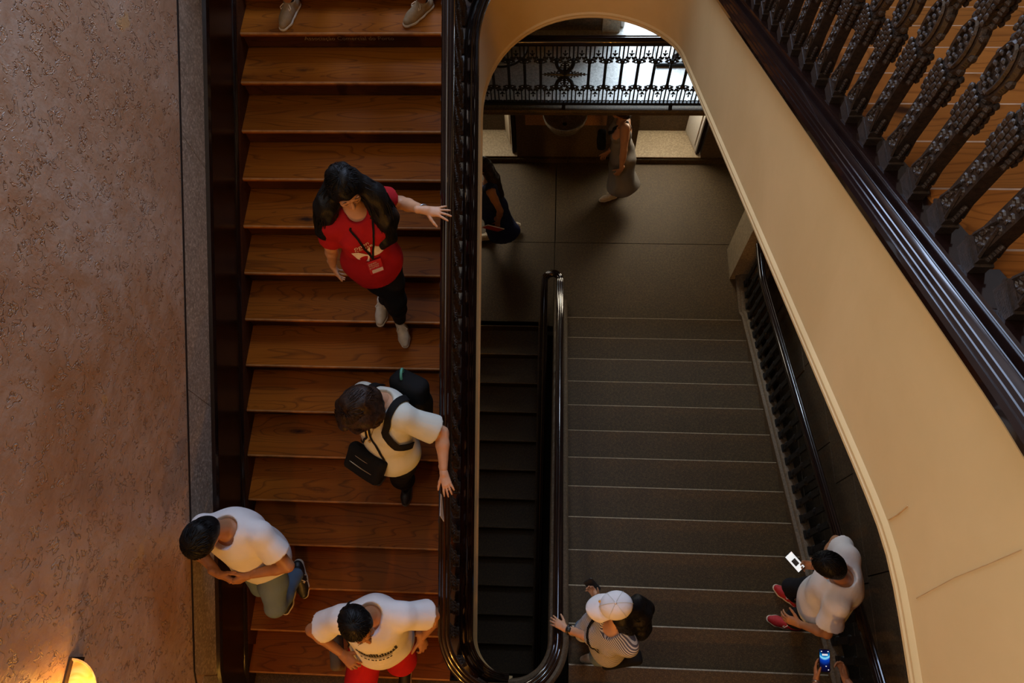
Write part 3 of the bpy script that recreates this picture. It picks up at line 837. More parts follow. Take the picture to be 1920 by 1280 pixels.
# ------------------------------------------------------------------ lamps
def glass_shade_mat():
    t = NT('amber_glass_shade'); v = t.coord()
    n = t.noise(v, 9, 3, 0.5, 1.5)
    c = t.ramp(n, [(0.35, (1.0, 0.50, 0.12)), (0.6, (1.0, 0.72, 0.30))])
    t.link(c, t.b.inputs['Emission Color']); t.b.inputs['Emission Strength'].default_value = 0.18
    return t.out(c, 0.3)
M['shade'] = glass_shade_mat()
def sconce(loc, facing, label, power, color=(1.0, 0.58, 0.22), group=None, r=0.05):
    """half-bowl wall light: flat back against the wall, semicircular glass bowl open at the top"""
    t = empty('wall_sconce', loc, label, 'lamp', group)
    t.rotation_euler = (0, 0, facing)          # local +X points into the room
    MB().box(0.0, 0.012, -0.165, 0.165, -0.11, 0.012).build('back_plate', M['iron'], t)
    prof = [(0.03, -0.12), (0.09, -0.10), (0.135, -0.055), (0.16, 0.0), (0.152, 0.0), (0.128, -0.05), (0.085, -0.09), (0.03, -0.108)]
    m = MB(); n = 18; vs = []
    for r_, z in prof:
        for k in range(n + 1):
            w = -math.pi / 2 + math.pi * k / n
            vs.append((0.012 + r_ * math.cos(w), r_ * math.sin(w), z))
    fs = [(i * (n + 1) + k, i * (n + 1) + k + 1, ((i + 1) % len(prof)) * (n + 1) + k + 1, ((i + 1) % len(prof)) * (n + 1) + k) for i in range(len(prof)) for k in range(n)]
    m.add(vs, fs); m.build('glass_bowl', M['shade'], t, smooth=True, angle=60)
    MB().prism([(0.012 + 0.15 * math.cos(-math.pi / 2 + math.pi * k / 16), 0.15 * math.sin(-math.pi / 2 + math.pi * k / 16)) for k in range(17)], 'z', -0.022, -0.018).build('bowl_glow_disc', M['shade'], t)  # added glowing disc, stands in for the lit inside of the bowl
    MB().ball((0.07, 0, -0.05), 0.028, 10, 8).build('bulb', glow('bulb_glow', (1.0, 0.66, 0.30), 3.0), t, smooth=True)
    MB().tube([(0.012, 0, -0.06), (0.05, 0, -0.075), (0.07, 0, -0.07)], 0.008, 6).build('bulb_holder', M['iron'], t)
    l = bpy.data.lights.new('sconce_light', 'POINT'); l.energy = power; l.color = color; l.shadow_soft_size = r
    o = bpy.data.objects.new('sconce_light', l); o.location = (0.10, 0, 0.05); COL.objects.link(o); o.parent = t
    return t
WARM = (1.0, 0.46, 0.07)
sconce((XW, -0.245, 4.88), 0, 'glowing amber half-bowl wall light low on the marbled wall', 2.4, WARM)
sconce((-0.9, -4.5, 4.4), math.pi / 2, 'amber half-bowl wall light on the near wall of the first floor, left', 300, WARM, group='sconces near wall')
sconce((1.2, -4.5, 4.4), math.pi / 2, 'amber half-bowl wall light on the near wall of the first floor, right', 200, WARM, group='sconces near wall')
sconce((XW, -1.3, 9.5), 0, 'amber half-bowl wall light on the left wall of the upper landing', 25, (1.0, 0.66, 0.36), r=0.12)  # added lamp out of view, brightens the string and lower flight
sconce((XR, 0.9, 9.7), math.pi, 'amber half-bowl wall light on the right wall above the upper flight', 38, (1.0, 0.62, 0.36), r=0.12)  # added lamp out of view, brightens the marbled wall opposite
# ------------------------------------------------------------------ implicit-surface modeller for people, clothes and soft things
from mathutils import Euler
CR = np.array(Euler((0.40174, 0.03981, 0.0381), 'XYZ').to_matrix())     # photographer's view, used only for measuring
def at(px, py, z):
    """world point at height z that was measured at pixel (px, py) of the 1920x1280 photograph"""
    v = CR @ np.array([(px - 960) / 1400.0, -(py - 640) / 1400.0, -1.0])
    k = (z - ZC) / v[2]
    return np.array([v[0] * k, v[1] * k, z])
def V3(*a): return np.array(a, float)
def nrm(v): v = np.asarray(v, float); return v / (np.linalg.norm(v) + 1e-12)

class SDF:
    def __init__(self, lo, hi, h):
        self.h = h
        self.lo = np.asarray(lo, float); n = np.ceil((np.asarray(hi) - self.lo) / h).astype(int) + 1
        self.n = n
        self.ax = [self.lo[i] + h * np.arange(n[i]) for i in range(3)]
        self.D = np.full(n, 1.0, np.float32)
    def block(self, lo, hi):
        i0 = np.clip(np.floor((lo - self.lo) / self.h).astype(int), 0, self.n - 1)
        i1 = np.clip(np.ceil((hi - self.lo) / self.h).astype(int) + 1, 1, self.n)
        if np.any(i1 <= i0): return None
        sl = tuple(slice(a, b) for a, b in zip(i0, i1))
        X = self.ax[0][sl[0]][:, None, None]; Y = self.ax[1][sl[1]][None, :, None]; Z = self.ax[2][sl[2]][None, None, :]
        return sl, X, Y, Z
    def _put(self, sl, d, k, op):
        A = self.D[sl]
        if op == 'add':
            if k > 0:
                h = np.clip(0.5 + 0.5 * (A - d) / k, 0, 1)
                self.D[sl] = A * (1 - h) + d * h - k * h * (1 - h)
            else: self.D[sl] = np.minimum(A, d)
        else:
            if k > 0:
                h = np.clip(0.5 - 0.5 * (A + d) / k, 0, 1)
                self.D[sl] = A * (1 - h) - d * h + k * h * (1 - h)
            else: self.D[sl] = np.maximum(A, -d)
    def cone(self, a, b, ra, rb, k=0.02, op='add'):
        a = np.asarray(a, float); b = np.asarray(b, float); m = max(ra, rb) + k + 0.03
        B = self.block(np.minimum(a, b) - m, np.maximum(a, b) + m)
        if B is None: return self
        sl, X, Y, Z = B; ab = b - a; L = max(ab @ ab, 1e-9)
        t = np.clip(((X - a[0]) * ab[0] + (Y - a[1]) * ab[1] + (Z - a[2]) * ab[2]) / L, 0, 1)
        d = np.sqrt((X - a[0] - t * ab[0])**2 + (Y - a[1] - t * ab[1])**2 + (Z - a[2] - t * ab[2])**2) - (ra + t * (rb - ra))
        self._put(sl, d.astype(np.float32), k, op); return self
    def chain(self, pts, rs, k=0.02, op='add'):
        for i in range(len(pts) - 1): self.cone(pts[i], pts[i + 1], rs[i], rs[i + 1], k, op)
        return self
    def ell(self, c, axes, r, k=0.02, op='add'):
        c = np.asarray(c, float); m = max(r) + k + 0.03
        B = self.block(c - m, c + m)
        if B is None: return self
        sl, X, Y, Z = B
        x, y, z = X - c[0], Y - c[1], Z - c[2]
        q = [(x * a[0] + y * a[1] + z * a[2]) / rr for a, rr in zip(axes, r)]
        k0 = np.sqrt(q[0]**2 + q[1]**2 + q[2]**2); k1 = np.sqrt((q[0]/r[0])**2 + (q[1]/r[1])**2 + (q[2]/r[2])**2) + 1e-9
        self._put(sl, (k0 * (k0 - 1) / k1).astype(np.float32), k, op); return self
    def box(self, c, axes, r, rnd=0.01, k=0.01, op='add'):
        c = np.asarray(c, float); m = float(np.linalg.norm(r)) + k + 0.02
        B = self.block(c - m, c + m)
        if B is None: return self
        sl, X, Y, Z = B; x, y, z = X - c[0], Y - c[1], Z - c[2]
        q = [np.abs(x * a[0] + y * a[1] + z * a[2]) - (rr - rnd) for a, rr in zip(axes, r)]
        d = np.sqrt(sum(np.maximum(e, 0)**2 for e in q)) + np.minimum(np.maximum(np.maximum(q[0], q[1]), q[2]), 0) - rnd
        self._put(sl, d.astype(np.float32), k, op); return self
    def cut(self, p, n, k=0.0):
        """keep the side where (x-p).n < 0"""
        X = self.ax[0][:, None, None]; Y = self.ax[1][None, :, None]; Z = self.ax[2][None, None, :]
        n = nrm(n); d = ((X - p[0]) * n[0] + (Y - p[1]) * n[1] + (Z - p[2]) * n[2]).astype(np.float32)
        if k > 0:
            h = np.clip(0.5 - 0.5 * (self.D - d) / k, 0, 1)
            self.D = d * h + self.D * (1 - h) + k * h * (1 - h)
        else: self.D = np.maximum(self.D, d)
        return self
    def folds(self, amp, freq, seed=0, axis=None):
        r = np.random.RandomState(seed)
        X = self.ax[0][:, None, None]; Y = self.ax[1][None, :, None]; Z = self.ax[2][None, None, :]
        s = 0
        for i in range(4):
            d = nrm(r.normal(size=3) if axis is None else np.asarray(axis) + 0.45 * r.normal(size=3)) * freq * (0.7 + 0.6 * r.rand()); e = nrm(r.normal(size=3)) * freq * 0.35
            s = s + np.sin(X * d[0] + Y * d[1] + Z * d[2] + 6.3 * r.rand() + 1.6 * np.sin(X * e[0] + Y * e[1] + Z * e[2]))
        self.D = self.D + (amp * s / 2).astype(np.float32); return self
    def mesh(self):
        D = self.D; s = D < 0
        n0, n1, n2 = D.shape
        cnt = np.zeros((n0-1, n1-1, n2-1), np.int8)
        for a in (0, 1):
            for b in (0, 1):
                for c in (0, 1):
                    cnt += s[a:n0-1+a, b:n1-1+b, c:n2-1+c]
        mask = (cnt > 0) & (cnt < 8)
        I = np.argwhere(mask)
        if len(I) == 0: return np.zeros((0, 3)), np.zeros((0, 4), int)
        idx = np.full(mask.shape, -1, np.int64); idx[mask] = np.arange(len(I))
        acc = np.zeros((len(I), 3)); num = np.zeros(len(I))
        corners = [(a, b, c) for a in (0, 1) for b in (0, 1) for c in (0, 1)]
        val = {c: D[I[:, 0] + c[0], I[:, 1] + c[1], I[:, 2] + c[2]] for c in corners}
        for c in corners:
            for ax in range(3):
                if c[ax] == 0:
                    e = list(c); e[ax] = 1; e = tuple(e)
                    a, b = val[c], val[e]; x = (a < 0) != (b < 0)
                    t = np.where(x, a / np.where(x, a - b, 1), 0)
                    for j in range(3): acc[:, j] += np.where(x, c[j] + (t if j == ax else 0), 0)
                    num += x
        P = self.lo + self.h * (I + acc / num[:, None])
        F = []
        def quads(ax):
            sh = [slice(None)] * 3; sh2 = [slice(None)] * 3
            sh[ax] = slice(0, -1); sh2[ax] = slice(1, None)
            a = s[tuple(sh)]; b = s[tuple(sh2)]
            E = np.argwhere(a != b)
            o1, o2 = [(1, 2), (2, 0), (0, 1)][ax]
            ok = (E[:, o1] > 0) & (E[:, o2] > 0) & (E[:, o1] < D.shape[o1]-1) & (E[:, o2] < D.shape[o2]-1)
            E = E[ok]
            inside = a[E[:, 0], E[:, 1], E[:, 2]]
            q = []
            for d1, d2 in ((-1, -1), (0, -1), (0, 0), (-1, 0)):
                C = E.copy(); C[:, o1] += d1; C[:, o2] += d2
                q.append(idx[C[:, 0], C[:, 1], C[:, 2]])
            q = np.stack(q, 1)
            q[~inside] = q[~inside][:, ::-1]
            return q
        F = np.concatenate([quads(0), quads(1), quads(2)])
        F = F[(F >= 0).all(1)]
        return P, F

def np_mesh(name, parts, mats, origin=(0, 0, 0), smooth_it=1):
    """parts: [(P, F, material_index)] joined into one smooth mesh, vertices relative to origin"""
    Ps, Fs, Ms = [], [], []; b = 0
    for p, f, mi in parts:
        if len(p) == 0: continue
        p = p.copy()
        for _ in range(smooth_it):
            e = np.concatenate([f[:, [0, 1]], f[:, [1, 2]], f[:, [2, 3]], f[:, [3, 0]]])
            sm = np.zeros_like(p); c = np.zeros(len(p))
            np.add.at(sm, e[:, 0], p[e[:, 1]]); np.add.at(sm, e[:, 1], p[e[:, 0]])
            np.add.at(c, e[:, 0], 1); np.add.at(c, e[:, 1], 1)
            p = np.where(c[:, None] > 0, 0.5 * p + 0.5 * sm / np.maximum(c, 1)[:, None], p)
        Ps.append(p); Fs.append(f + b); Ms.append(np.full(len(f), mi)); b += len(p)
    P = np.concatenate(Ps) - np.asarray(origin); F = np.concatenate(Fs); Mi = np.concatenate(Ms)
    me = bpy.data.meshes.new(name)
    me.vertices.add(len(P)); me.vertices.foreach_set('co', P.astype(np.float32).ravel())
    me.loops.add(F.size); me.loops.foreach_set('vertex_index', F.astype(np.int32).ravel())
    me.polygons.add(len(F)); me.polygons.foreach_set('loop_start', (np.arange(len(F)) * 4).astype(np.int32))
    try: me.polygons.foreach_set('loop_total', np.full(len(F), 4, np.int32))
    except Exception: pass
    for m in (mats if isinstance(mats, (list, tuple)) else [mats]): me.materials.append(m)
    me.polygons.foreach_set('material_index', Mi.astype(np.int32))
    me.polygons.foreach_set('use_smooth', np.ones(len(F), bool))
    me.update(calc_edges=True); me.validate()
    return me
def np_obj(name, parts, mats, parent, origin, smooth_it=1):
    me = np_mesh(name, parts, mats, origin, smooth_it)
    o = bpy.data.objects.new(name, me); COL.objects.link(o)
    if parent is not None: o.parent = parent
    return o

def grid_for(pts, pad, h):
    pts = np.array(pts); return SDF(pts.min(0) - pad, pts.max(0) + pad, h)

# ------------------------------------------------------------------ people
def skin(name, c):
    t = NT(name); v = t.coord()
    col = t.ramp(t.noise(v, 14, 4, 0.5), [(0.3, tuple(x * 0.9 for x in c)), (0.7, tuple(min(1, x * 1.08) for x in c))])
    t.b.inputs['Subsurface Weight'].default_value = 0.0
    t.bump(t.noise(v, 160, 2, 0.5), 0.08, 0.002)
    return t.out(col, 0.5, 0, 0.4)
SK = {'light': skin('skin_light', (0.52, 0.275, 0.155)), 'tan': skin('skin_tan', (0.37, 0.17, 0.08)), 'brown': skin('skin_brown', (0.28, 0.135, 0.075))}
def cloth(name, c, rough=0.85, scale=90, bump=0.25, var=0.1):
    t = NT(name); v = t.coord()
    col = t.ramp(t.noise(v, 6, 4, 0.55), [(0.3, tuple(x * (1 - var) for x in c)), (0.7, tuple(min(1, x * (1 + var)) for x in c))])
    h = t.math('ADD', t.noise(v, 9, 3, 0.5, 1.0), t.math('MULTIPLY', t.noise(v, scale * 6, 2, 0.5), 0.1))
    t.bump(h, bump, 0.02)
    t.b.inputs['Sheen Weight'].default_value = 0.0
    return t.out(col, rough, 0, 0.25)
def hair_mat(name, c, c2):
    t = NT(name); v = t.coord((60, 60, 7))
    n = t.noise(v, 1.0, 4, 0.6, 0.6)
    col = t.ramp(n, [(0.35, c), (0.7, c2)])
    t.bump(n, 0.6, 0.006)
    return t.out(col, 0.5, 0, 0.22)
def stripes(name, c1, c2, freq, axis=(0, 0, 1)):
    t = NT(name); v = t.coord()
    wob = t.noise(v, 5, 3, 0.5, 0.0, col=True)
    vv = t.n('ShaderNodeVectorMath', operation='MULTIPLY_ADD', ins={0: wob, 1: (0.02, 0.02, 0.02), 2: v}).outputs[0]
    d = t.n('ShaderNodeVectorMath', operation='DOT_PRODUCT', ins={0: vv, 1: axis}).outputs['Value']
    f = t.math('FRACT', t.math('MULTIPLY', d, freq))
    c = t.mix(t.math('GREATER_THAN', f, 0.55), c1, c2)
    return t.out(c, 0.85, 0, 0.25)
CL = {
 'red': cloth('red_cotton', (0.36, 0.006, 0.010)), 'white': cloth('white_cotton', (0.74, 0.73, 0.74), var=0.04), 'mint': cloth('pale_grey_green_cotton', (0.56, 0.58, 0.52), var=0.05),
 'blackc': cloth('black_cloth', (0.0035, 0.0035, 0.004)), 'jeans': cloth('blue_denim', (0.13, 0.19, 0.27), scale=140), 'redshort': cloth('bright_red_shorts', (0.42, 0.006, 0.016)),
 'navy': cloth('navy_dress_cloth', (0.012, 0.020, 0.075)), 'grey': cloth('grey_dress_cloth', (0.15, 0.135, 0.12)), 'darkjean': cloth('dark_trousers', (0.006, 0.006, 0.009)),
 'sock': cloth('navy_sock', (0.012, 0.014, 0.03)), 'khaki': cloth('grey_brown_cloth', (0.09, 0.07, 0.05)),
}
CL['striped'] = stripes('striped_shirt_cloth', (0.10, 0.10, 0.13), (0.62, 0.60, 0.56), 75.0, (0.45, 0.35, 0.82))
HR = {'black': hair_mat('black_hair', (0.0015, 0.0013, 0.0013), (0.005, 0.0045, 0.005)), 'brown': hair_mat('dark_brown_hair', (0.007, 0.003, 0.002), (0.038, 0.017, 0.008))}
SH = {'beige': flat('beige_suede', (0.27, 0.19, 0.105), 0.7, 0, 0.12, 60, 0.2), 'black': flat('black_shoe_leather', (0.012, 0.011, 0.011), 0.5), 'red': flat('red_suede', (0.40, 0.012, 0.018), 0.7, 0, 0.15, 60, 0.2),
      'cream': flat('cream_shoe_leather', (0.50, 0.43, 0.33), 0.5), 'sole': flat('pale_rubber_sole', (0.55, 0.48, 0.38), 0.6), 'lace': flat('cream_laces', (0.66, 0.55, 0.40), 0.7), 'gum': flat('dark_rubber_sole', (0.05, 0.045, 0.04), 0.6)}
EYE = flat('dark_eye', (0.02, 0.012, 0.01), 0.2)

def ik(a, b, l1, l2, pole):
    a = np.asarray(a, float); b = np.asarray(b, float)
    d = b - a; L = np.linalg.norm(d)
    if L > (l1 + l2) * 0.999:
        b = a + d / L * (l1 + l2) * 0.999; d = b - a; L = np.linalg.norm(d)
    u = d / L; x = (l1*l1 - l2*l2 + L*L) / (2 * L); y = math.sqrt(max(l1*l1 - x*x, 0))
    p = np.asarray(pole, float); p = p - u * (p @ u); p = nrm(p)
    return a + u * x + p * y, b

def hand_sdf(w, d, n, side, s, curl, spread=0.12, thumb=0.7):
    """w wrist, d finger direction, n palm normal, side +1 right hand / -1 left; returns mesh arrays"""
    d = nrm(d); n = nrm(np.asarray(n, float) - d * (d @ np.asarray(n, float)))
    t = np.cross(d, n) * side                          # towards the thumb
    g = SDF(w - 0.23 * s, w + 0.23 * s, 0.0042)
    curl = [curl] * 4 if np.isscalar(curl) else curl
    knk = []
    for i, (off, l, fl) in enumerate(((0.027, 0.088, 0.074), (0.009, 0.092, 0.082), (-0.009, 0.088, 0.076), (-0.026, 0.080, 0.060))):
        kn = w + (d * l + t * off - n * 0.004 * (1 - abs(i - 1.5))) * s
        g.cone(w + t * off * 0.55 * s, kn, 0.0155 * s, 0.0108 * s, 0.014)
        dirn = nrm(d + t * (1.5 - i) * spread); p = kn; a = 0.0
        for j, fr in enumerate((0.46, 0.30, 0.24)):
            a += curl[i] * (0.75, 1.0, 0.8)[j]
            q = p + (dirn * math.cos(a) + n * math.sin(a)) * fl * fr * s
            r = (0.0092, 0.0082, 0.0072, 0.0062)
            g.cone(p, q, r[j] * s, r[j + 1] * s, 0.004); p = q
    g.ell(w + (d * 0.045 + t * 0.018 + n * 0.010) * s, (d, t, n), (0.036 * s, 0.02 * s, 0.016 * s), 0.012)
    tb = w + (d * 0.022 + t * 0.024 + n * 0.006) * s
    td = nrm(d * 0.75 + t * thumb + n * 0.28); p = tb; 
    for j, (l, r0, r1) in enumerate(((0.040, 0.0135, 0.0110), (0.034, 0.0108, 0.0092), (0.026, 0.0092, 0.0072))):
        q = p + td * l * s; g.cone(p, q, r0 * s, r1 * s, 0.006); p = q
        td = nrm(td + d * 0.22 + n * 0.10)
    g.cone(w - d * 0.05 * s, w + d * 0.01 * s, 0.0265 * s, 0.025 * s, 0.012)
    return g.mesh()

def person(name_label, spec):
    S = spec; H = S['H']; s = H / 1.75; fem = S.get('fem', False)
    F = nrm(V3(*S['face'], 0)); Z = V3(0, 0, 1)
    P = np.asarray(S['pelvis'], float); N = np.asarray(S['neck'], float); HC = np.asarray(S['head'], float)
    U = nrm(N - P)
    SF = nrm(V3(*S.get('chest_face', S['face']), 0)); SF = nrm(SF - U * (SF @ U)); SR = np.cross(SF, U)      # chest frame
    PF = nrm(F - U * (F @ U)); PR = np.cross(PF, U)
    hf = nrm(np.asarray(S['head_fwd'], float)); hu0 = np.asarray(S.get('head_up', (0, 0, 1)), float)
    hu = nrm(hu0 - hf * (hu0 @ hf)); hr = np.cross(hf, hu)
    base = np.asarray(S['base'], float)
    root = empty('person', tuple(base), name_label, 'person')
    sw = S.get('sw', 0.165 if fem else 0.19) * s
    shl = S.get('sh_shift', {})
    sh = {q: N - U * 0.055 * s + SR * (sw if q == 'R' else -sw) + np.asarray(shl.get(q, (0, 0, 0)), float) for q in 'RL'}
    hip = {q: P + PR * (0.09 * s if q == 'R' else -0.09 * s) for q in 'RL'}
    ua, fa = 0.30 * s, 0.265 * s
    arm, leg = {}, {}
    for q in 'RL':
        A = S['arm'][q]
        el, wr = ik(sh[q], A['wrist'], ua, fa, A.get('pole', -SF - Z * 0.5)); arm[q] = (sh[q], el, wr)
        G = S['leg'][q]
        fd = nrm(V3(*G['dir'], 0)); G['fd'] = fd; pit = G.get('pitch', 0.0)
        foot = np.asarray(G['foot'], float)                # point on the ground under the ankle
        fdir = fd * math.cos(pit) - Z * math.sin(pit); fup = nrm(Z * math.cos(pit) + fd * math.sin(pit))
        an = foot + fup * 0.085 * s
        kn, an2 = ik(hip[q], an, 0.43 * s, 0.42 * s, G.get('pole', PF + 0.15 * (PR if q == 'R' else -PR)))
        G['fdir'], G['fup'] = fdir, fup
        leg[q] = (hip[q], kn, an2)
    b_h = 0.012
    allp = [P, N, HC] + [x for q in 'RL' for x in arm[q] + leg[q]]
    # ---- skin
    g = grid_for(allp, 0.16, b_h)
    def torso(g, inf=0.0, k=0.05):
        w = (0.155 if fem else 0.16) * s; bl = S.get('belly', 0.0)
        g.ell(P + U * 0.02 * s, (PR, PF, U), ((0.178 if fem else 0.165) * s + inf, 0.118 * s + inf, 0.135 * s + inf), k)
        g.ell(P + U * 0.20 * s + PF * bl * 0.4, (PR, PF, U), ((0.135 if fem else 0.15) * s + inf + bl * 0.6, 0.105 * s + inf + bl * 0.6, 0.15 * s + inf), k)
        g.ell(P + U * 0.37 * s, (SR, SF, U), (w + inf, 0.118 * s + inf, 0.165 * s + inf), k)
        for q in 'RL': g.cone(N - U * 0.05 * s - SF * 0.015, sh[q], 0.066 * s + inf, 0.058 * s + inf, k)
        if fem:
            for e in (-1, 1): g.ell(P + U * 0.345 * s + SR * 0.075 * e * s + SF * 0.10 * s, (SR, SF, U), (0.068 * s + inf * .7, 0.06 * s + inf * .7, 0.065 * s + inf * .7), 0.04)
    torso(g)
    g.cone(N - U * 0.02, HC - hu * 0.06 * s - hf * 0.02 * s, 0.058 * s, 0.052 * s, 0.03)
    for q in 'RL':
        a, e, w = arm[q]; th = S.get('arm_r', 1.0)
        g.chain([a, a + (e - a) * 0.4, e], [0.056 * s * th, 0.050 * s * th, 0.039 * s * th], 0.02)
        g.chain([e, e + (w - e) * 0.3, w - nrm(w - e) * 0.02], [0.040 * s * th, 0.040 * s * th, 0.028 * s], 0.02)
        h_, k_, n_ = leg[q]
        g.chain([h_, h_ + (k_ - h_) * 0.5, k_], [0.092 * s, 0.076 * s, 0.054 * s], 0.03)
        calf = k_ + (n_ - k_) * 0.3 - nrm(np.cross(np.cross(n_ - k_, S['leg'][q]['fd']), n_ - k_)) * 0.018 * s
        g.chain([k_, calf, n_], [0.053 * s, 0.057 * s, 0.036 * s], 0.03)
    parts = [(*g.mesh(), 0)]
    # ---- head
    hs = s * S.get('head_scale', 1.0)
    hg = SDF(HC - 0.2, HC + 0.2, 0.0055)
    X = lambda r, f, u: HC + (hr * r + hf * f + hu * u) * hs
    hg.ell(X(0, -0.012, 0.028), (hr, hf, hu), (0.076 * hs, 0.097 * hs, 0.094 * hs), 0.02)
    hg.ell(X(0, 0.028, -0.045), (hr, hf, hu), (0.060 * hs, 0.066 * hs, 0.080 * hs), 0.03)
    hg.ell(X(0, 0.066, -0.098), (hr, hf, hu), (0.028 * hs, 0.024 * hs, 0.022 * hs), 0.025)
    for e in (-1, 1):
        hg.ell(X(e * 0.031, 0.098, 0.004), (hr, hf, hu), (0.019 * hs, 0.017 * hs, 0.013 * hs), 0.012, 'sub')
        hg.ell(X(e * 0.031, 0.080, 0.003), (hr, hf, hu), (0.0135 * hs, 0.013 * hs, 0.0115 * hs), 0.003)
        hg.ell(X(e * 0.038, 0.070, -0.03), (hr, hf, hu), (0.02 * hs, 0.018 * hs, 0.018 * hs), 0.02)
        hg.ell(X(e * 0.078, -0.006, -0.004), (hr, hf, hu), (0.010 * hs, 0.020 * hs, 0.032 * hs), 0.008)
        hg.cone(X(e * 0.012, 0.092, 0.026), X(e * 0.045, 0.080, 0.024), 0.009 * hs, 0.007 * hs, 0.012)
    hg.cone(X(0, 0.088, 0.014), X(0, 0.112, -0.030), 0.009 * hs, 0.0125 * hs, 0.010)
    for e in (-1, 1): hg.ell(X(e * 0.012, 0.100, -0.034), (hr, hf, hu), (0.009 * hs, 0.01 * hs, 0.008 * hs), 0.006)
    hg.ell(X(0, 0.088, -0.058), (hr, hf, hu), (0.024 * hs, 0.012 * hs, 0.008 * hs), 0.006)
    hg.ell(X(0, 0.086, -0.070), (hr, hf, hu), (0.020 * hs, 0.012 * hs, 0.008 * hs), 0.006)
    hg.cone(N + U * 0.0, HC - hu * 0.06 * s - hf * 0.02 * s, 0.056 * s, 0.052 * s, 0.02)
    parts.append((*hg.mesh(), 0))
    for q in 'RL':
        A = S['arm'][q]
        if A.get('nohand'): continue
        w = arm[q][2]; d = A.get('d', arm[q][2] - arm[q][1])
        parts.append((*hand_sdf(w, d, A.get('n', -Z), 1 if q == 'R' else -1, s * (0.93 if fem else 1.02), A.get('curl', 0.35), A.get('spread', 0.12), A.get('thumb', 0.7)), 0))
    np_obj('body', parts, SK[S['skin']], root, base)
    e_ = MB()
    for e in (-1, 1):
        c = X(e * 0.031, 0.0925, 0.001) - base
        e_.tube([tuple(c + (hr * -0.014 + hu * 0.001) * hs), tuple(c + (hf * 0.003 - hu * 0.003) * hs), tuple(c + (hr * 0.014 + hu * 0.001) * hs)], [0.0006, 0.0018, 0.0006], 5)
        c = X(e * 0.033, 0.091, 0.030) - base
        e_.tube([tuple(c + hr * -0.02 * hs), tuple(c + hu * 0.004 * hs), tuple(c + hr * 0.02 * hs)], [0.0008, 0.0022, 0.0008], 5)
    e_.build('eyes', EYE, root)
    # ---- trousers / shorts
    tr = S.get('trousers')
    if tr:
        cut = tr.get('len', 0.94)                         # fraction of the leg, 0.5 = knee
        pts = [P + U * 0.18] + [x for q in 'RL' for x in leg[q]]
        g = grid_for(pts, 0.17, 0.011)
        inf = tr.get('inf', 0.012)
        g.ell(P + U * 0.02 * s, (PR, PF, U), ((0.178 if fem else 0.165) * s + inf, 0.118 * s + inf, 0.14 * s + inf), 0.04)
        for q in 'RL':
            h_, k_, n_ = leg[q]
            pt = [h_, h_ + (k_ - h_) * 0.5, k_]; rs = [0.096 * s + inf, 0.080 * s + inf, 0.058 * s + inf]
            if cut > 0.5:
                f = (cut - 0.5) * 2; e = k_ + (n_ - k_) * f
                calf = k_ + (n_ - k_) * 0.32 * min(1, f / 0.5)
                pt += [calf, e]; rs += [0.058 * s + inf, (0.040 + 0.018 * (1 - f)) * s + inf * tr.get('flare', 1.0)]
            else:
                e = h_ + (k_ - h_) * cut * 2; pt = [h_, e]; rs = [0.10 * s + inf, 0.085 * s + inf]
            g.chain(pt, rs, 0.03)
        g.cut(P + U * 0.135 * s, U)
        for q in 'RL':
            h_, k_, n_ = leg[q]
            if cut <= 0.5:
                e = h_ + (k_ - h_) * cut * 2; dr = nrm(k_ - h_)
                g.cone(e + dr * 0.08, e + dr * 0.35, 0.10, 0.12, 0, 'sub') if True else None
        g.folds(tr.get('fold', 0.004), 26, S.get('seed', 1))
        np_obj(tr.get('name', 'trousers'), [(*g.mesh(), 0)], CL[tr['mat']], root, base)
    # ---- shirt
    st = S.get('shirt')
    if st:
        sl = st.get('sleeve', 0.55); inf = st.get('inf', 0.018)
        pts = [P - U * 0.12, N] + [sh['R'], sh['L'], arm['R'][1], arm['L'][1]] + ([arm['R'][2], arm['L'][2]] if sl > 1 else [])
        g = grid_for(pts, 0.19, 0.010)
        torso(g, inf, 0.05)
        hem = st.get('hem', -0.10)
        g.cone(P + U * 0.04 * s, P + U * 0.36 * s, (0.118 if fem else 0.148) * s + inf * .8, (0.125 if fem else 0.15) * s + inf * .8, 0.06)
        g.cone(P + U * 0.15 * s, P + U * (hem - 0.02) * s, (0.115 if fem else 0.13) * s + inf, (0.135 if fem else 0.15) * s + inf, 0.05)
        g.ell(P + U * 0.0 * s, (PR, PF, U), (0.182 * s + inf, 0.132 * s + inf + S.get('belly', 0) * .4, 0.17 * s + inf), 0.05)
        for q in 'RL':
            a, e, w = arm[q]
            if sl > 0:
                g2 = SDF(g.lo, g.lo + (g.n - 1) * g.h, g.h); g2.D = g2.D[:g.n[0], :g.n[1], :g.n[2]]; g2.n = g.n; g2.ax = g.ax
                g2.D = np.full(g.n, 1.0, np.float32)
                if sl <= 1:
                    m = a + (e - a) * sl; dr = nrm(e - a)
                    g2.chain([a, m + dr * 0.05], [0.068 * s + inf * .5, 0.070 * s + inf * .9], 0.03)
                    g2.folds(0.004, 30, S.get('seed', 1) + 3)
                    g2.cut(m, dr)
                else:
                    m = e + (w - e) * (sl - 1)
                    g2.chain([a, e, m], [0.064 * s + inf * .5, 0.057 * s + inf * .6, 0.050 * s + inf * .5], 0.03)
                    g2.folds(0.005, 34, S.get('seed', 1) + 3)
                h = np.clip(0.5 + 0.5 * (g.D - g2.D) / 0.03, 0, 1)
                g.D = g.D * (1 - h) + g2.D * h - 0.03 * h * (1 - h)
        g.folds(st.get('fold', 0.004), 24, S.get('seed', 1) + 7)
        # hem, sleeve openings, neckline
        g.cut(P + U * hem * s, -U)
        nr = st.get('neck', 0.075)
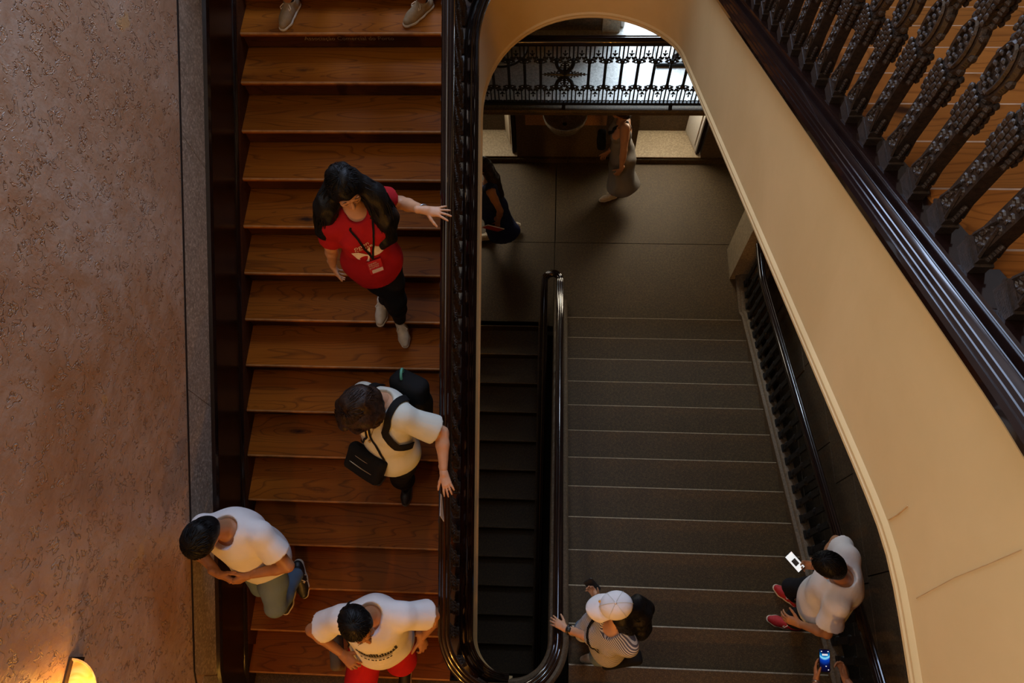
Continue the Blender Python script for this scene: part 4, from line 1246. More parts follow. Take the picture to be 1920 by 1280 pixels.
        g.cone(N + U * 0.05 * s + SF * 0.02, N + U * 0.02 + SF * st.get('neck_drop', 0.07), nr * s, nr * 0.85 * s, 0.008, 'sub')
        o = np_obj(st.get('name', 't_shirt'), [(*g.mesh(), 0)], CL[st['mat']], root, base)
    # ---- dress
    dr_ = S.get('dress')
    if dr_:
        inf = 0.014; hz = dr_['hem']                      # world point of hem centre
        hc = np.asarray(hz, float)
        g = grid_for([hc, P, N, sh['R'], sh['L']], 0.30, 0.012)
        torso(g, inf, 0.05)
        g.chain([P + U * 0.18 * s, P, P + (hc - P) * 0.5, hc], [0.13 * s, 0.175 * s, dr_.get('r1', 0.20), dr_.get('r2', 0.24)], 0.05)
        g.folds(dr_.get('fold', 0.012), 20, S.get('seed', 3), axis=PR + 0.4 * PF)
        g.cut(hc, hc - P)
        g.cone(N + U * 0.05 * s, N + SF * 0.08, 0.085 * s, 0.08 * s, 0.01, 'sub')
        for q in 'RL':
            a, e, w = arm[q]
            g.cone(a + (a - N) * 0.12, a + (a - N) * 0.6, 0.075 * s, 0.09 * s, 0.01, 'sub')
        np_obj('dress', [(*g.mesh(), 0)], CL[dr_['mat']], root, base)
    # ---- hair
    hp = S.get('hair', {})
    if hp:
        L = hp.get('strands', [])
        pts = [HC] + [x for c in L for x in c[0]]
        g = grid_for(pts, 0.2, 0.0075)
        ex = hp.get('vol', 0.014)
        g.ell(X(0, -0.014, 0.034), (hr, hf, hu), (0.078 * hs + ex, 0.099 * hs + ex, 0.094 * hs + ex), 0.02)
        if hp.get('nape', True): g.ell(X(0, -0.055, -0.025), (hr, hf, hu), (0.066 * hs + ex * .6, 0.05 * hs + ex * .6, 0.07 * hs + ex * .6), 0.03)
        # hairline: clear the face
        fl = hp.get('front', 0.050)
        g.cone(X(0, 0.125, -0.02), X(0, 0.125 + 0.05, -0.15), 0.085 * hs, 0.12 * hs, 0.012, 'sub')
        g.ell(X(0, 0.10, -0.045), (hr, hf, hu), (0.064 * hs, fl * hs, 0.098 * hs), 0.012, 'sub')
        if not hp.get('long'):
            g.cut(X(0, 0.070, 0.07), nrm(hf - 0.35 * hu), 0.01)
            for e in (-1, 1): g.ell(X(e * 0.085, 0.012, -0.03), (hr, hf, hu), (0.022 * hs, 0.035 * hs, 0.042 * hs), 0.008, 'sub')
        for c in L: g.chain(c[0], c[1], c[2] if len(c) > 2 else 0.035)
        g.folds(hp.get('fold', 0.003), 75 if not hp.get('long') else 60, 5, axis=hp.get('faxis'))
        hob = np_obj('hair', [(*g.mesh(), 0)], HR[hp['mat']], root, base)
        m = MB(); rr = random.Random(S.get('seed', 1))
        rx, rf, ru = 0.078 * hs + ex + 0.001, 0.099 * hs + ex + 0.001, 0.094 * hs + ex + 0.001
        def onhead(th, ph, k=1.0):     # th polar angle from the crown, ph azimuth from the face
            return HC + hf * (-0.014 * hs) + hu * (0.034 * hs) + k * (hr * rx * math.sin(th) * math.sin(ph) + hf * rf * math.sin(th) * math.cos(ph) + hu * ru * math.cos(th))
        for i in range(hp.get('n', 260)):
            ph = rr.uniform(-math.pi, math.pi); c_ = 0.5 + 0.5 * math.cos(ph)
            end = (2.0 if not hp.get('long') else 2.1) * (1 - c_) + (1.05 if not hp.get('long') else 0.9) * c_
            t0 = rr.uniform(0.05, end * 0.85); t1 = min(end * 1.03, t0 + rr.uniform(0.3, 0.8)); sw_ = rr.uniform(-0.25, 0.25)
            k0 = rr.uniform(0.985, 1.01)
            P_ = [onhead(t0 + (t1 - t0) * j / 4, ph + sw_ * j / 4, k0 + 0.006 * math.sin(j * 0.8) + (0.02 if j == 4 else 0) * rr.random()) - base for j in range(5)]
            m.tube([tuple(p) for p in P_], [0.0012, 0.0028, 0.0030, 0.0026, 0.0008], 3)
        for c in L:
            pts = np.array(c[0]); rs = c[1]; N_ = int(hp.get('m', 90))
            for i in range(N_):
                w0 = rr.uniform(0, 2 * math.pi); k0 = rr.uniform(0.75, 1.06); P_ = []; ph = rr.uniform(0, 6); t0 = rr.uniform(0, 0.35); t1 = rr.uniform(0.7, 1.08)
                for j in range(9):
                    t = (t0 + (t1 - t0) * j / 8) * (len(pts) - 1); a_ = min(int(t), len(pts) - 2); f = t - a_
                    p = pts[a_] * (1 - f) + pts[a_ + 1] * f; ax = nrm(pts[a_ + 1] - pts[a_]); R = rs[a_] * (1 - f) + rs[a_ + 1] * f
                    u1 = nrm(np.cross(ax, (0.3, 0.9, 0.2))); u2 = np.cross(ax, u1); ww = w0 + 0.22 * math.sin(j * 1.1 + ph)
                    P_.append(p + (u1 * math.cos(ww) + u2 * math.sin(ww)) * max(R, 0.012) * k0 * (1 + 0.05 * math.sin(j * 1.7 + ph)) - base)
                m.tube([tuple(p) for p in P_], [0.0012, 0.0030, 0.0034, 0.0034, 0.0032, 0.003, 0.0026, 0.0018, 0.0006], 3)
        m.build('strands', HR[hp['mat']], hob, smooth=True)['kind'] = 'stuff'
    # ---- shoes
    so_ = S.get('shoes')
    if so_:
        for q in 'RL':
            G = S['leg'][q]
            if G.get('noshoe'): continue
            shoe(root, base, leg[q][2], G['fdir'], G['fup'], leg[q][1], so_, s * (0.93 if fem else 1.02), q)
    S['_'] = dict(root=root, base=base, arm=arm, leg=leg, sh=sh, U=U, SF=SF, SR=SR, PF=PF, PR=PR, X=X, hr=hr, hf=hf, hu=hu, s=s, P=P, N=N)
    return S['_']

def shoe(root, base, an, d, u, knee, so_, s, q):
    r = np.cross(d, u)
    h0 = an - u * 0.085 * s
    C = lambda f, l, z: h0 + (d * f + r * l + u * z) * s
    iw = 1 if q == 'L' else -1                               # inner side
    g = SDF(C(0.065, 0, 0.05) - 0.17 * s, C(0.065, 0, 0.05) + 0.17 * s, 0.006)
    low = so_.get('low', False)
    g.chain([C(-0.045, 0, 0.045), C(0.06, 0, 0.045), C(0.13, 0.004 * iw, 0.036), C(0.175, 0.006 * iw, 0.030)], [0.036 * s, 0.040 * s, 0.041 * s, 0.030 * s], 0.02)
    if not low:
        g.cone(C(0.0, 0, 0.09), C(-0.012, 0, 0.05), 0.043 * s, 0.040 * s, 0.02)
        g.cone(C(0.03, 0, 0.085), C(0.10, 0, 0.055), 0.034 * s, 0.034 * s, 0.025)
    g.cut(C(0, 0, 0.012), -u)
    if low:
        g.ell(C(0.03, 0, 0.085), (d, r, u), (0.075 * s, 0.034 * s, 0.045 * s), 0.006, 'sub')
    else:
        g.cut(C(-0.02, 0, 0.105), nrm(u - d * 0.25))
        g.cone(C(0.0, 0, 0.075), C(0.0, 0, 0.14), 0.033 * s, 0.036 * s, 0.004, 'sub')
    o = np_obj('shoe', [(*g.mesh(), 0)], SH[so_['mat']], root, base)
    g = SDF(C(0.065, 0, 0.05) - 0.17 * s, C(0.065, 0, 0.05) + 0.17 * s, 0.006)
    g.chain([C(-0.045, 0, 0.014), C(0.06, 0, 0.014), C(0.13, 0.004 * iw, 0.014), C(0.178, 0.006 * iw, 0.014)], [0.040 * s, 0.042 * s, 0.046 * s, 0.034 * s], 0.02)
    g.cut(C(0, 0, 0.022), u); g.cut(C(0, 0, 0.0), -u)
    np_obj('sole', [(*g.mesh(), 0)], SH[so_.get('sole', 'sole')], o, base)
    if so_.get('laces', True) and not low:
        m = MB()
        for i in range(5):
            f = 0.055 + 0.016 * i; z = 0.094 - 0.0075 * i
            a = C(f, -0.017, z - 0.002) - base; b = C(f + 0.004, 0.017, z - 0.002) - base; c = C(f + 0.002, 0, z + 0.005) - base
            m.tube([tuple(a), tuple(c), tuple(b)], 0.0046 * s, 5)
        for e in (-1, 1):
            pts = [C(0.05, 0, 0.102), C(0.055, e * 0.025, 0.108), C(0.075, e * 0.042, 0.092), C(0.085, e * 0.035, 0.084), C(0.06, e * 0.012, 0.100)]
            m.tube([tuple(p - base) for p in pts], 0.0038 * s, 5)
        m.build('laces', SH[so_.get('lace', 'lace')], o)
    if so_.get('stripes'):
        m = MB()
        for i in range(3):
            f = 0.045 + 0.022 * i
            for e in (-1, 1):
                a = C(f, e * 0.0405, 0.028); b = C(f - 0.014, e * 0.037, 0.066)
                m.tube([tuple(a - base), tuple((a + b) / 2 + r * e * 0.0035 - base), tuple(b - base)], 0.005 * s, 5)
        m.build('stripes', SH['lace'], o)
    if so_.get('sock'):
        g = SDF(h0 - 0.15, h0 + 0.3, 0.008)
        g.cone(C(0, 0, 0.06), C(0, 0, 0.105) + nrm(knee - an) * 0.02, 0.036 * s, 0.041 * s, 0.01)
        np_obj('sock', [(*g.mesh(), 0)], CL['sock'], root, base)
    return o
# ------------------------------------------------------------------ the people, each posed where the photograph shows them
def zt(k): return Z0C + RC * k
def zs(k): return ZB0 + RB * k
Zv = V3(0, 0, 1)

def drape(obj, pts, off=0.004, n=24):
    """polyline through guess points, pulled onto the surface of obj; object has identity rotation"""
    P = np.array(pts); seg = np.linalg.norm(np.diff(P, axis=0), axis=1); cum = np.concatenate([[0], np.cumsum(seg)])
    loc = np.array(obj.matrix_world.translation) if False else np.array(obj.parent.location)
    out = []; nr = []
    for i in range(n + 1):
        t = cum[-1] * i / n
        q = np.array([np.interp(t, cum, P[:, j]) for j in range(3)])
        ok, c, nn, _ = obj.closest_point_on_mesh(Vector(q - loc))
        out.append(np.array(c) + loc + np.array(nn) * off); nr.append(np.array(nn))
    return np.array(out), np.array(nr)
def ribbon(name, pts, nrs, w, mat, parent, base, th=0.004):
    m = MB(); n = len(pts); vs = []
    for i in range(n):
        t = nrm(pts[min(i + 1, n - 1)] - pts[max(i - 1, 0)]); b = nrm(np.cross(t, nrs[i]))
        for e, f in ((-1, 0), (1, 0), (1, 1), (-1, 1)):
            vs.append(tuple(pts[i] + b * e * w / 2 + nrs[i] * th * f - base))
    fs = []
    for i in range(n - 1):
        for k in range(4): fs.append((i*4+k, i*4+(k+1)%4, (i+1)*4+(k+1)%4, (i+1)*4+k))
    fs += [(3, 2, 1, 0), tuple((n-1)*4 + k for k in range(4))]
    m.add(vs, fs)
    return m.build(name, mat, parent, smooth=True, angle=50)
def part(root, name):
    return [c for c in root.children if c.name.split('.')[0] == name][0]
def print_on(obj, polys, O, r, u, mat, name, parent, base, off=0.0025):
    """flat print (filled polygons in plane coordinates) pressed onto a garment"""
    f = nrm(np.cross(r, u)); loc = np.array(obj.parent.location); m = MB()
    for verts, faces in polys:
        vs = []
        for a, b in verts:
            st = O + r * a + u * b + f * 0.30
            hit, c, nn, _ = obj.ray_cast(Vector(st - loc), Vector(-f), distance=0.6)
            p = (np.array(c) + np.array(nn) * off + loc) if hit else O + r * a + u * b
            vs.append(tuple(p - base))
        m.add(vs, faces)
    return m.build(name, mat, parent)
def rect_grid(a0, a1, b0, b1, n=4, mth=3):
    vs = [(a0 + (a1 - a0) * i / n, b0 + (b1 - b0) * j / mth) for j in range(mth + 1) for i in range(n + 1)]
    fs = [(j*(n+1)+i, j*(n+1)+i+1, (j+1)*(n+1)+i+1, (j+1)*(n+1)+i) for j in range(mth) for i in range(n)]
    return vs, fs
def text_poly(txt, size, x0, y0):
    c = bpy.data.curves.new('t', 'FONT'); c.body = txt; c.size = size; c.resolution_u = 2
    o = bpy.data.objects.new('t', c); COL.objects.link(o)
    bpy.context.view_layer.update()
    me = bpy.data.meshes.new_from_object(o.evaluated_get(bpy.context.evaluated_depsgraph_get()))
    vs = [(v.co.x + x0, v.co.y + y0) for v in me.vertices]; fs = [tuple(p.vertices) for p in me.polygons]
    bpy.data.objects.remove(o); bpy.data.curves.remove(c); bpy.data.meshes.remove(me)
    return vs, fs
PRINT_W = flat('white_print', (0.78, 0.68, 0.62), 0.8); PRINT_K = flat('dark_print', (0.02, 0.016, 0.014), 0.8)

# 1 -- woman in the red T-shirt
F1s = dict(H=1.77, fem=True, skin='light', face=(0.16, -1), chest_face=(0.44, -0.9), base=at(735, 590, zt(7)), seed=2, sw=0.15, sh_shift=dict(L=(-0.085, 0.035, 0.03), R=(0.0, -0.02, -0.02)),
    pelvis=at(698, 486, 4.56), neck=at(664, 386, 5.07), head=at(647, 352, 5.26), head_fwd=(0.42, -0.85, -0.28), head_scale=1.04,
    leg=dict(R=dict(foot=at(722, 570, zt(8)), dir=(-0.12, -1), pole=(1, -0.7, 0)), L=dict(foot=at(753, 606, zt(7) + 0.05), dir=(0.28, -1), pitch=0.25)),
    arm=dict(L=dict(wrist=at(797, 394, 4.94), d=(1, -0.02, -0.12), n=(0, 0, -1), curl=0.08, spread=0.3, thumb=1.1, pole=(0.1, 0.5, -0.8)),
             R=dict(wrist=at(624, 498, 4.44), d=(0.06, -0.12, -1), n=(1, 0.2, 0), curl=0.4, pole=(-1, 0.5, 0))),
    shirt=dict(mat='red', sleeve=0.62, hem=-0.13, inf=0.012), trousers=dict(mat='blackc', len=0.93, inf=0.004, fold=0.002), shoes=dict(mat='cream', laces=True))
h0 = F1s['head']
F1s['hair'] = dict(mat='black', long=True, vol=0.016, fold=0.006, faxis=(1, 0.3, 0), m=170, n=320, front=0.085, strands=[
    ([at(628, 345, 5.24), at(612, 385, 5.14), at(612, 425, 4.98), at(622, 455, 4.80)], [0.06, 0.075, 0.07, 0.035]),
    ([at(668, 340, 5.26), at(702, 368, 5.14), at(722, 405, 5.0), at(722, 445, 4.84), at(708, 462, 4.76)], [0.06, 0.07, 0.075, 0.06, 0.02]),
    ([at(640, 335, 5.24), at(655, 365, 5.08), at(665, 375, 4.95)], [0.07, 0.09, 0.08])])
r1 = person('woman in a red printed T-shirt and black trousers descending the wooden stairs', F1s)
ts = part(r1['root'], 't_shirt'); b = r1['base']; bpy.context.view_layer.update()
SRr, SU, SFv = -r1['SR'], r1['U'], r1['SF']                    # reading direction for a viewer in front
O = r1['P'] + SU * 0.20 + SFv * 0.13
a1 = at(686, 468, 4.70)
rad = [(0.075 * math.cos(w), 0.075 * math.sin(w)) for w in np.linspace(-0.1, -math.pi * 0.62, 9)]
polys = [([(0.02, 0.10)] + [(0.035 + 1.45 * x, 0.11 + 1.45 * y) for x, y in rad], [(0, i, i + 1) for i in range(1, 9)]),
         ([(-0.115, 0.035), (-0.09, -0.01), (-0.03, -0.035), (-0.015, 0.02), (-0.075, 0.065)], [(0, 1, 2, 3, 4)]), ([(-0.03, 0.07), (-0.005, 0.045), (0.0, 0.10)], [(0, 1, 2)])]
print_on(ts, polys, O, SRr, SU, PRINT_W, 'shirt_print', ts, b)
print_on(ts, [text_poly('open', 0.048, -0.095, 0.135), text_poly('house', 0.048, -0.095, 0.10)], O, SRr, SU, PRINT_W, 'shirt_lettering', ts, b)
# lanyard and badge
badge_c = None
hit, c, nn, _ = ts.ray_cast(Vector(O + SRr * (-0.005) + SU * (-0.085) + SFv * 0.3 - b), Vector(-SFv), distance=0.8)
bc = np.array(c) + b + SFv * 0.012 if hit else O - SU * 0.085
pp, nn = drape(ts, [r1['N'] + r1['SR'] * 0.07 + SFv * 0.03, r1['N'] + r1['SR'] * 0.05 - SU * 0.15 + SFv * 0.14, bc + SU * 0.07], 0.006)
la = ribbon('lanyard', pp, nn, 0.012, CL['blackc'], r1['root'], b)
pp, nn = drape(ts, [r1['N'] - r1['SR'] * 0.07 + SFv * 0.03, r1['N'] - r1['SR'] * 0.04 - SU * 0.15 + SFv * 0.14, bc + SU * 0.07], 0.006)
ribbon('strap', pp, nn, 0.012, CL['blackc'], la, b)
m = MB(); bw, bh = 0.045, 0.062
def card(m, c, r, u, f, w, h, t):
    vs = [tuple(c + r * x + u * y + f * z - b) for x in (-w, w) for y in (-h, h) for z in (0, t)]
    m.add(vs, [(0, 1, 3, 2), (4, 6, 7, 5), (0, 4, 5, 1), (2, 3, 7, 6), (0, 2, 6, 4), (1, 5, 7, 3)])
card(m, bc, SRr, SU, SFv, bw, bh, 0.003); bo = m.build('badge', flat('badge_red', (0.60, 0.02, 0.025), 0.4), r1['root'])
m = MB(); card(m, bc - SU * 0.036 + SRr * 0.006 + SFv * 0.004, SRr, SU, SFv, 0.036, 0.016, 0.001); m.build('name_field', PRINT_W, bo)
m = MB()
for i, tx in enumerate(('open', 'house', 'porto')):
    vs, fs = text_poly(tx, 0.027, -0.040, 0.036 - 0.019 * i)
    m.add([tuple(bc + SRr * x + SU * y + SFv * 0.0045 - b) for x, y in vs], fs)
m.build('badge_lettering', PRINT_W, bo)
w = r1['arm']['L'][2]; dd = nrm(w - r1['arm']['L'][1])
m = MB(); 
def bangle(m, c, ax, R, r, base):
    a = nrm(np.cross(ax, Zv)); bb = nrm(np.cross(a, ax))
    pts = [tuple(c + (a * math.cos(t) + bb * math.sin(t)) * R - base) for t in np.linspace(0, 2 * math.pi, 17)]
    m.tube(pts, r, 6, cap=False)
bangle(m, w - dd * 0.02, dd, 0.032, 0.0055, b); m.build('bracelet', M['steel'], r1['root'], smooth=True)

# 2 -- woman with the backpack
S2 = dict(H=1.66, fem=True, skin='light', face=(-0.40, -0.9), chest_face=(-0.48, -0.87), base=at(755, 915, zt(4)), seed=4, belly=0.05, arm_r=1.12,
    pelvis=at(735, 838, 3.95), neck=at(718, 752, 4.42), head=at(676, 762, 4.56), head_fwd=(-0.45, -0.62, -0.65), head_up=(-0.1, -0.2, 1), head_scale=1.08,
    leg=dict(L=dict(foot=at(765, 905, zt(4)), dir=(0.02, -1)), R=dict(foot=at(722, 868, zt(4)), dir=(-0.25, -1))),
    arm=dict(L=dict(wrist=at(832, 886, 4.16), d=(0.30, -0.9, -0.12), n=(0.1, 0, -1), curl=0.15, spread=0.14, thumb=0.6, pole=(0.6, 0.3, -0.4)),
             R=dict(wrist=at(695, 850, 3.92), d=(0.6, -0.6, -0.5), n=(0.3, 0.8, 0), curl=0.6, pole=(-0.5, 0.2, -1))),
    shirt=dict(mat='mint', sleeve=0.78, hem=-0.12, inf=0.028, name='blouse', fold=0.005, neck=0.085), trousers=dict(mat='blackc', len=0.84, inf=0.02, flare=2.0),
    shoes=dict(mat='black', laces=False, low=True, sole='gum'),
    hair=dict(mat='brown', vol=0.034, long=True, fold=0.009, n=420))
hx = S2['head']
S2['hair']['strands'] = [([at(690, 755, 4.58), at(700, 760, 4.48)], [0.08, 0.07]), ([at(650, 770, 4.58), at(645, 790, 4.48)], [0.07, 0.045]), ([at(680, 785, 4.60), at(672, 800, 4.52)], [0.07, 0.045]), ([at(705, 775, 4.55), at(702, 790, 4.45)], [0.06, 0.04])]
r2 = person('woman in a pale blouse with a black backpack holding the handrail', S2)
bl = part(r2['root'], 'blouse'); b2 = r2['base']; bpy.context.view_layer.update()
U2, F2v, R2v = r2['U'], r2['SF'], r2['SR']
# necklace
pp, nn = drape(bl, [r2['N'] + R2v * 0.06 + F2v * 0.05, r2['N'] + F2v * 0.2 - U2 * 0.22, r2['N'] - R2v * 0.06 + F2v * 0.05], 0.003, 20)
m = MB(); m.tube([tuple(p - b2) for p in pp], 0.002, 5); m.ball(tuple(pp[10] + F2v * 0.005 - b2), 0.009, 8, 6, sc=(1, 1, 1.5)); m.build('necklace', flat('gold', (0.55, 0.38, 0.14), 0.3, 0.9), r2['root'])
# backpack on her back (things carried are things of their own)
bp0 = r2['N'] - F2v * 0.25 - U2 * 0.22
bk = empty('backpack', tuple(bp0), 'black backpack worn by the woman in the pale blouse', 'backpack')
g = SDF(bp0 - 0.3, bp0 + 0.3, 0.011)
g.box(bp0, (R2v, F2v, U2), (0.135, 0.075, 0.19), 0.05, 0.02).ell(bp0 - F2v * 0.07 - U2 * 0.05, (R2v, F2v, U2), (0.11, 0.055, 0.11), 0.03).folds(0.003, 28, 3)
np_obj('bag_body', [(*g.mesh(), 0)], CL['blackc'], bk, bp0)
m = MB(); m.torus((0, 0, 0), 0.035, 0.009, 'x', 10, 6); 
mt = flat('green_tag', (0.10, 0.36, 0.26), 0.6)
ob = m.build('carry_loop', mt, bk, smooth=True); ob.location = Vector(tuple(R2v * 0.05 + U2 * 0.20)); 
for e in (1, -1):
    pp, nn = drape(bl, [r2['N'] - F2v * 0.12 + R2v * e * 0.10 - U2 * 0.02, r2['N'] + R2v * e * 0.105 + U2 * 0.05, r2['N'] + R2v * e * 0.11 + F2v * 0.14 - U2 * 0.10, r2['N'] + R2v * e * 0.15 + F2v * 0.10 - U2 * 0.24, r2['N'] + R2v * e * 0.17 - U2 * 0.32], 0.008)
    ribbon('shoulder_strap', pp, nn, 0.045, CL['blackc'], bk, bp0, 0.008)
# crossbody bag hanging in front
cb0 = at(686, 868, 4.03)
cb_ = empty('crossbody_bag', tuple(cb0), 'black crossbody bag with pale zips hanging in front of the pale blouse', 'bag')
ca = nrm(V3(0.86, -0.5, 0)); cu = nrm(V3(0.35, 0.60, 0.72)); cf = np.cross(ca, cu)
g = SDF(cb0 - 0.24, cb0 + 0.24, 0.009)
g.box(cb0, (ca, cf, cu), (0.145, 0.045, 0.105), 0.035, 0.01).folds(0.0025, 30, 8)
np_obj('bag_body', [(*g.mesh(), 0)], CL['blackc'], cb_, cb0)
for zz, ff in ((0.045, 1), (-0.02, 1)):
    pts = [ca * x + cu * zz + cf * ff * (0.047 - 0.012 * (x / 0.13)**2) for x in np.linspace(-0.12, 0.12, 9)]
    MB().tube([tuple(p) for p in pts], 0.0032, 5).build('zip', flat('brass_zip', (0.42, 0.33, 0.20), 0.4, 0.6), cb_)
for e in (1, -1):
    pp, nn = drape(bl, [cb0 + ca * -0.12 * e + cu * 0.10, r2['P'] + U2 * 0.22 + F2v * 0.22 - R2v * 0.08 * -e, r2['N'] + R2v * 0.02 * e + F2v * 0.16 - U2 * 0.2, r2['N'] + R2v * 0.06 + U2 * 0.0], 0.006)
    ribbon('shoulder_strap', pp, nn, 0.014, CL['blackc'], cb_, cb0)
# leaflet in the railing hand
hp0 = at(826, 925, 4.05)
lf = MB(); lf.add([tuple(V3(*q)) for q in ((0, 0, 0), (0.012, -0.02, -0.10), (0.02, -0.16, -0.10), (0.006, -0.14, 0.0), (0.002, 0, 0), (0.014, -0.02, -0.10), (0.022, -0.16, -0.10), (0.008, -0.14, 0.0))], [(0, 1, 2, 3), (7, 6, 5, 4), (0, 4, 5, 1), (1, 5, 6, 2), (2, 6, 7, 3), (3, 7, 4, 0)])
o = lf.build('leaflet', CL['white']); o.location = tuple(hp0); setp(o, 'white leaflet held against the handrail by the woman with the backpack', 'leaflet')

# 3 -- man in white T-shirt and jeans by the marbled wall
S3 = dict(H=1.80, skin='tan', face=(-0.22, -1), chest_face=(-0.10, -1), base=at(540, 1120, zt(1)), seed=6,
    pelvis=at(487, 1040, 3.52), neck=at(428, 990, 4.03), head=at(380, 1008, 4.22), head_fwd=(-0.22, -0.72, -0.66), head_scale=1.03,
    leg=dict(L=dict(foot=at(563, 1068, zt(2) + 0.03), dir=(0.28, -1), pitch=0.35), R=dict(foot=V3(-2.03, 0.46, zt(1)), dir=(-0.15, -1))),
    arm=dict(L=dict(wrist=at(466, 1078, 3.74), d=(-0.85, -0.45, -0.2), n=(-0.3, 0.9, -0.3), curl=0.5, pole=(1, -0.25, -0.5)),
             R=dict(wrist=at(410, 1076, 3.74), d=(0.9, -0.40, -0.2), n=(0.2, 0.9, -0.3), curl=0.5, pole=(-0.5, -0.3, -0.8))),
    shirt=dict(mat='white', sleeve=0.62, hem=-0.12, inf=0.028, fold=0.006, neck=0.082), trousers=dict(mat='jeans', len=0.95, inf=0.016, fold=0.005),
    shoes=dict(mat='black', stripes=True, sole='sole'), hair=dict(mat='black', vol=0.018, fold=0.003))
r3 = person('man in a white T-shirt and blue jeans with clasped hands beside the marbled wall', S3)

# 4 -- man in red shorts
S4 = dict(H=1.75, skin='tan', face=(0.12, -1), chest_face=(0.06, -1), base=at(735, 1240, zt(0)), seed=9, belly=0.02,
    pelvis=at(716, 1196, 3.34), neck=at(695, 1152, 3.86), head=at(671, 1172, 4.06), head_fwd=(0.60, -0.75, -0.12), head_scale=1.06,
    leg=dict(L=dict(foot=at(762, 1244, zt(0)), dir=(0.05, -1)), R=dict(foot=at(688, 1226, zt(1)), dir=(-0.1, -1))),
    arm=dict(L=dict(wrist=at(790, 1196, 3.42), d=(0.15, -0.6, -0.8), n=(-0.7, 0.4, -0.5), curl=0.5, pole=(1, 0.5, -0.2)),
             R=dict(wrist=at(642, 1226, 3.52), d=(0.75, -0.6, -0.1), n=(0, 0.2, -1), curl=0.7, pole=(-1, -0.2, -0.6))),
    shirt=dict(mat='white', sleeve=0.66, hem=-0.07, inf=0.034, fold=0.006, neck=0.08), trousers=dict(mat='redshort', len=0.46, inf=0.028, name='shorts', fold=0.003),
    shoes=dict(mat='black', sole='sole', laces=False, sock=True), hair=dict(mat='black', vol=0.014, fold=0.0025, front=0.066))
r4 = person('man in a printed white T-shirt and red shorts at the foot of the wooden stairs', S4)
ts = part(r4['root'], 't_shirt'); b4 = r4['base']; bpy.context.view_layer.update()
rr = random.Random(4); polys = []
for i in range(16):                                  # dark skyline-like drawing across the chest
    x = -0.12 + 0.25 * i / 15; hgt = 0.035 + 0.065 * rr.random()
    polys.append(rect_grid(x, x + 0.013, 0.0, hgt, 1, 2))
polys += [rect_grid(-0.13, 0.14, -0.004, 0.006, 8, 1), rect_grid(-0.11, 0.11, -0.022, -0.017, 8, 1)]
for i in range(9):
    x = -0.10 + 0.024 * i; polys.append(rect_grid(x, x + 0.012 + 0.005 * (i % 2), -0.052, -0.038, 1, 1))
print_on(ts, polys, r4['P'] + r4['U'] * 0.24 + r4['SF'] * 0.13, -r4['SR'], nrm(r4['U'] + 0.2 * r4['SF']), PRINT_K, 'shirt_print', ts, b4)
sb0 = at(632, 1222, 3.30)
sb = empty('sling_bag', tuple(sb0), 'grey-brown sling bag at the hip of the man in red shorts', 'bag')
g = SDF(sb0 - 0.22, sb0 + 0.22, 0.009)
g.box(sb0, (nrm(V3(0.2, -1, 0)), nrm(V3(1, 0.2, 0)), Zv), (0.12, 0.035, 0.09), 0.03, 0.01).folds(0.0025, 30, 2)
np_obj('bag_body', [(*g.mesh(), 0)], CL['khaki'], sb, sb0)
MB().tube([(-0.055, 0.09, 0.05), (-0.036, 0.0, 0.055), (-0.016, -0.09, 0.05)], 0.003, 5).build('zip', flat('steel_zip', (0.4, 0.38, 0.33), 0.35, 0.7), sb)
pp, nn = drape(ts, [sb0 + V3(0.0, 0, 0.10), r4['P'] + r4['U'] * 0.25 + r4['SR'] * 0.2 + r4['SF'] * 0.1, r4['N'] + r4['SR'] * 0.15 + r4['SF'] * 0.1, r4['N'] + r4['SR'] * 0.15 + r4['U'] * 0.04, r4['N'] + r4['SR'] * 0.14 - r4['SF'] * 0.12], 0.005)
ribbon('shoulder_strap', pp, nn, 0.012, CL['blackc'], sb, sb0)

# 5 -- woman in the blue dress on the half-landing
S5 = dict(H=1.68, fem=True, skin='tan', face=(-1, -0.12), base=at(925, 445, 0.0), seed=11,
    pelvis=at(925, 392, 0.88), neck=at(918, 335, 1.40), head=at(903, 312, 1.56), head_fwd=(-0.9, -0.15, -0.3),
    leg=dict(L=dict(foot=at(920, 447, 0.0), dir=(-1, -0.1)), R=dict(foot=at(970, 425, 0.06), dir=(-1, 0), pitch=0.7)),
    arm=dict(L=dict(wrist=at(938, 398, 0.86) + V3(-0.02, -0.15, 0.02), d=(-0.15, -0.2, -1), n=(0.1, 1, 0), curl=0.7, pole=(1, -0.8, 0)),
             R=dict(wrist=at(905, 385, 0.86), d=(-0.2, 0, -1), n=(0, -1, 0), curl=0.5, pole=(1, 0, 0))),
    dress=dict(mat='navy', hem=at(944, 432, 0.38), r1=0.16, r2=0.22, fold=0.018), shoes=dict(mat='cream'),
    hair=dict(mat='brown', long=True, vol=0.012, fold=0.003, strands=[([at(912, 312, 1.54), at(925, 335, 1.42), at(938, 365, 1.20)], [0.08, 0.075, 0.05])]))
r5 = person('woman in a navy blue dress with long dark hair carrying a red folder', S5)
fo = MB(); fo.box(-0.11, 0.11, -0.008, 0.008, -0.08, 0.08)
o = fo.build('folder', flat('red_card', (0.50, 0.02, 0.03), 0.5)); o.location = tuple(r5['arm']['L'][2] + V3(-0.07, -0.03, -0.10)); o.rotation_euler = (math.radians(20), math.radians(32), math.radians(6))
setp(o, 'red folder with a white rim in the hand of the woman in blue', 'folder')
q = MB(); q.box(-0.118, 0.118, -0.005, 0.005, -0.088, 0.088); q.build('white_rim', CL['white'], o)

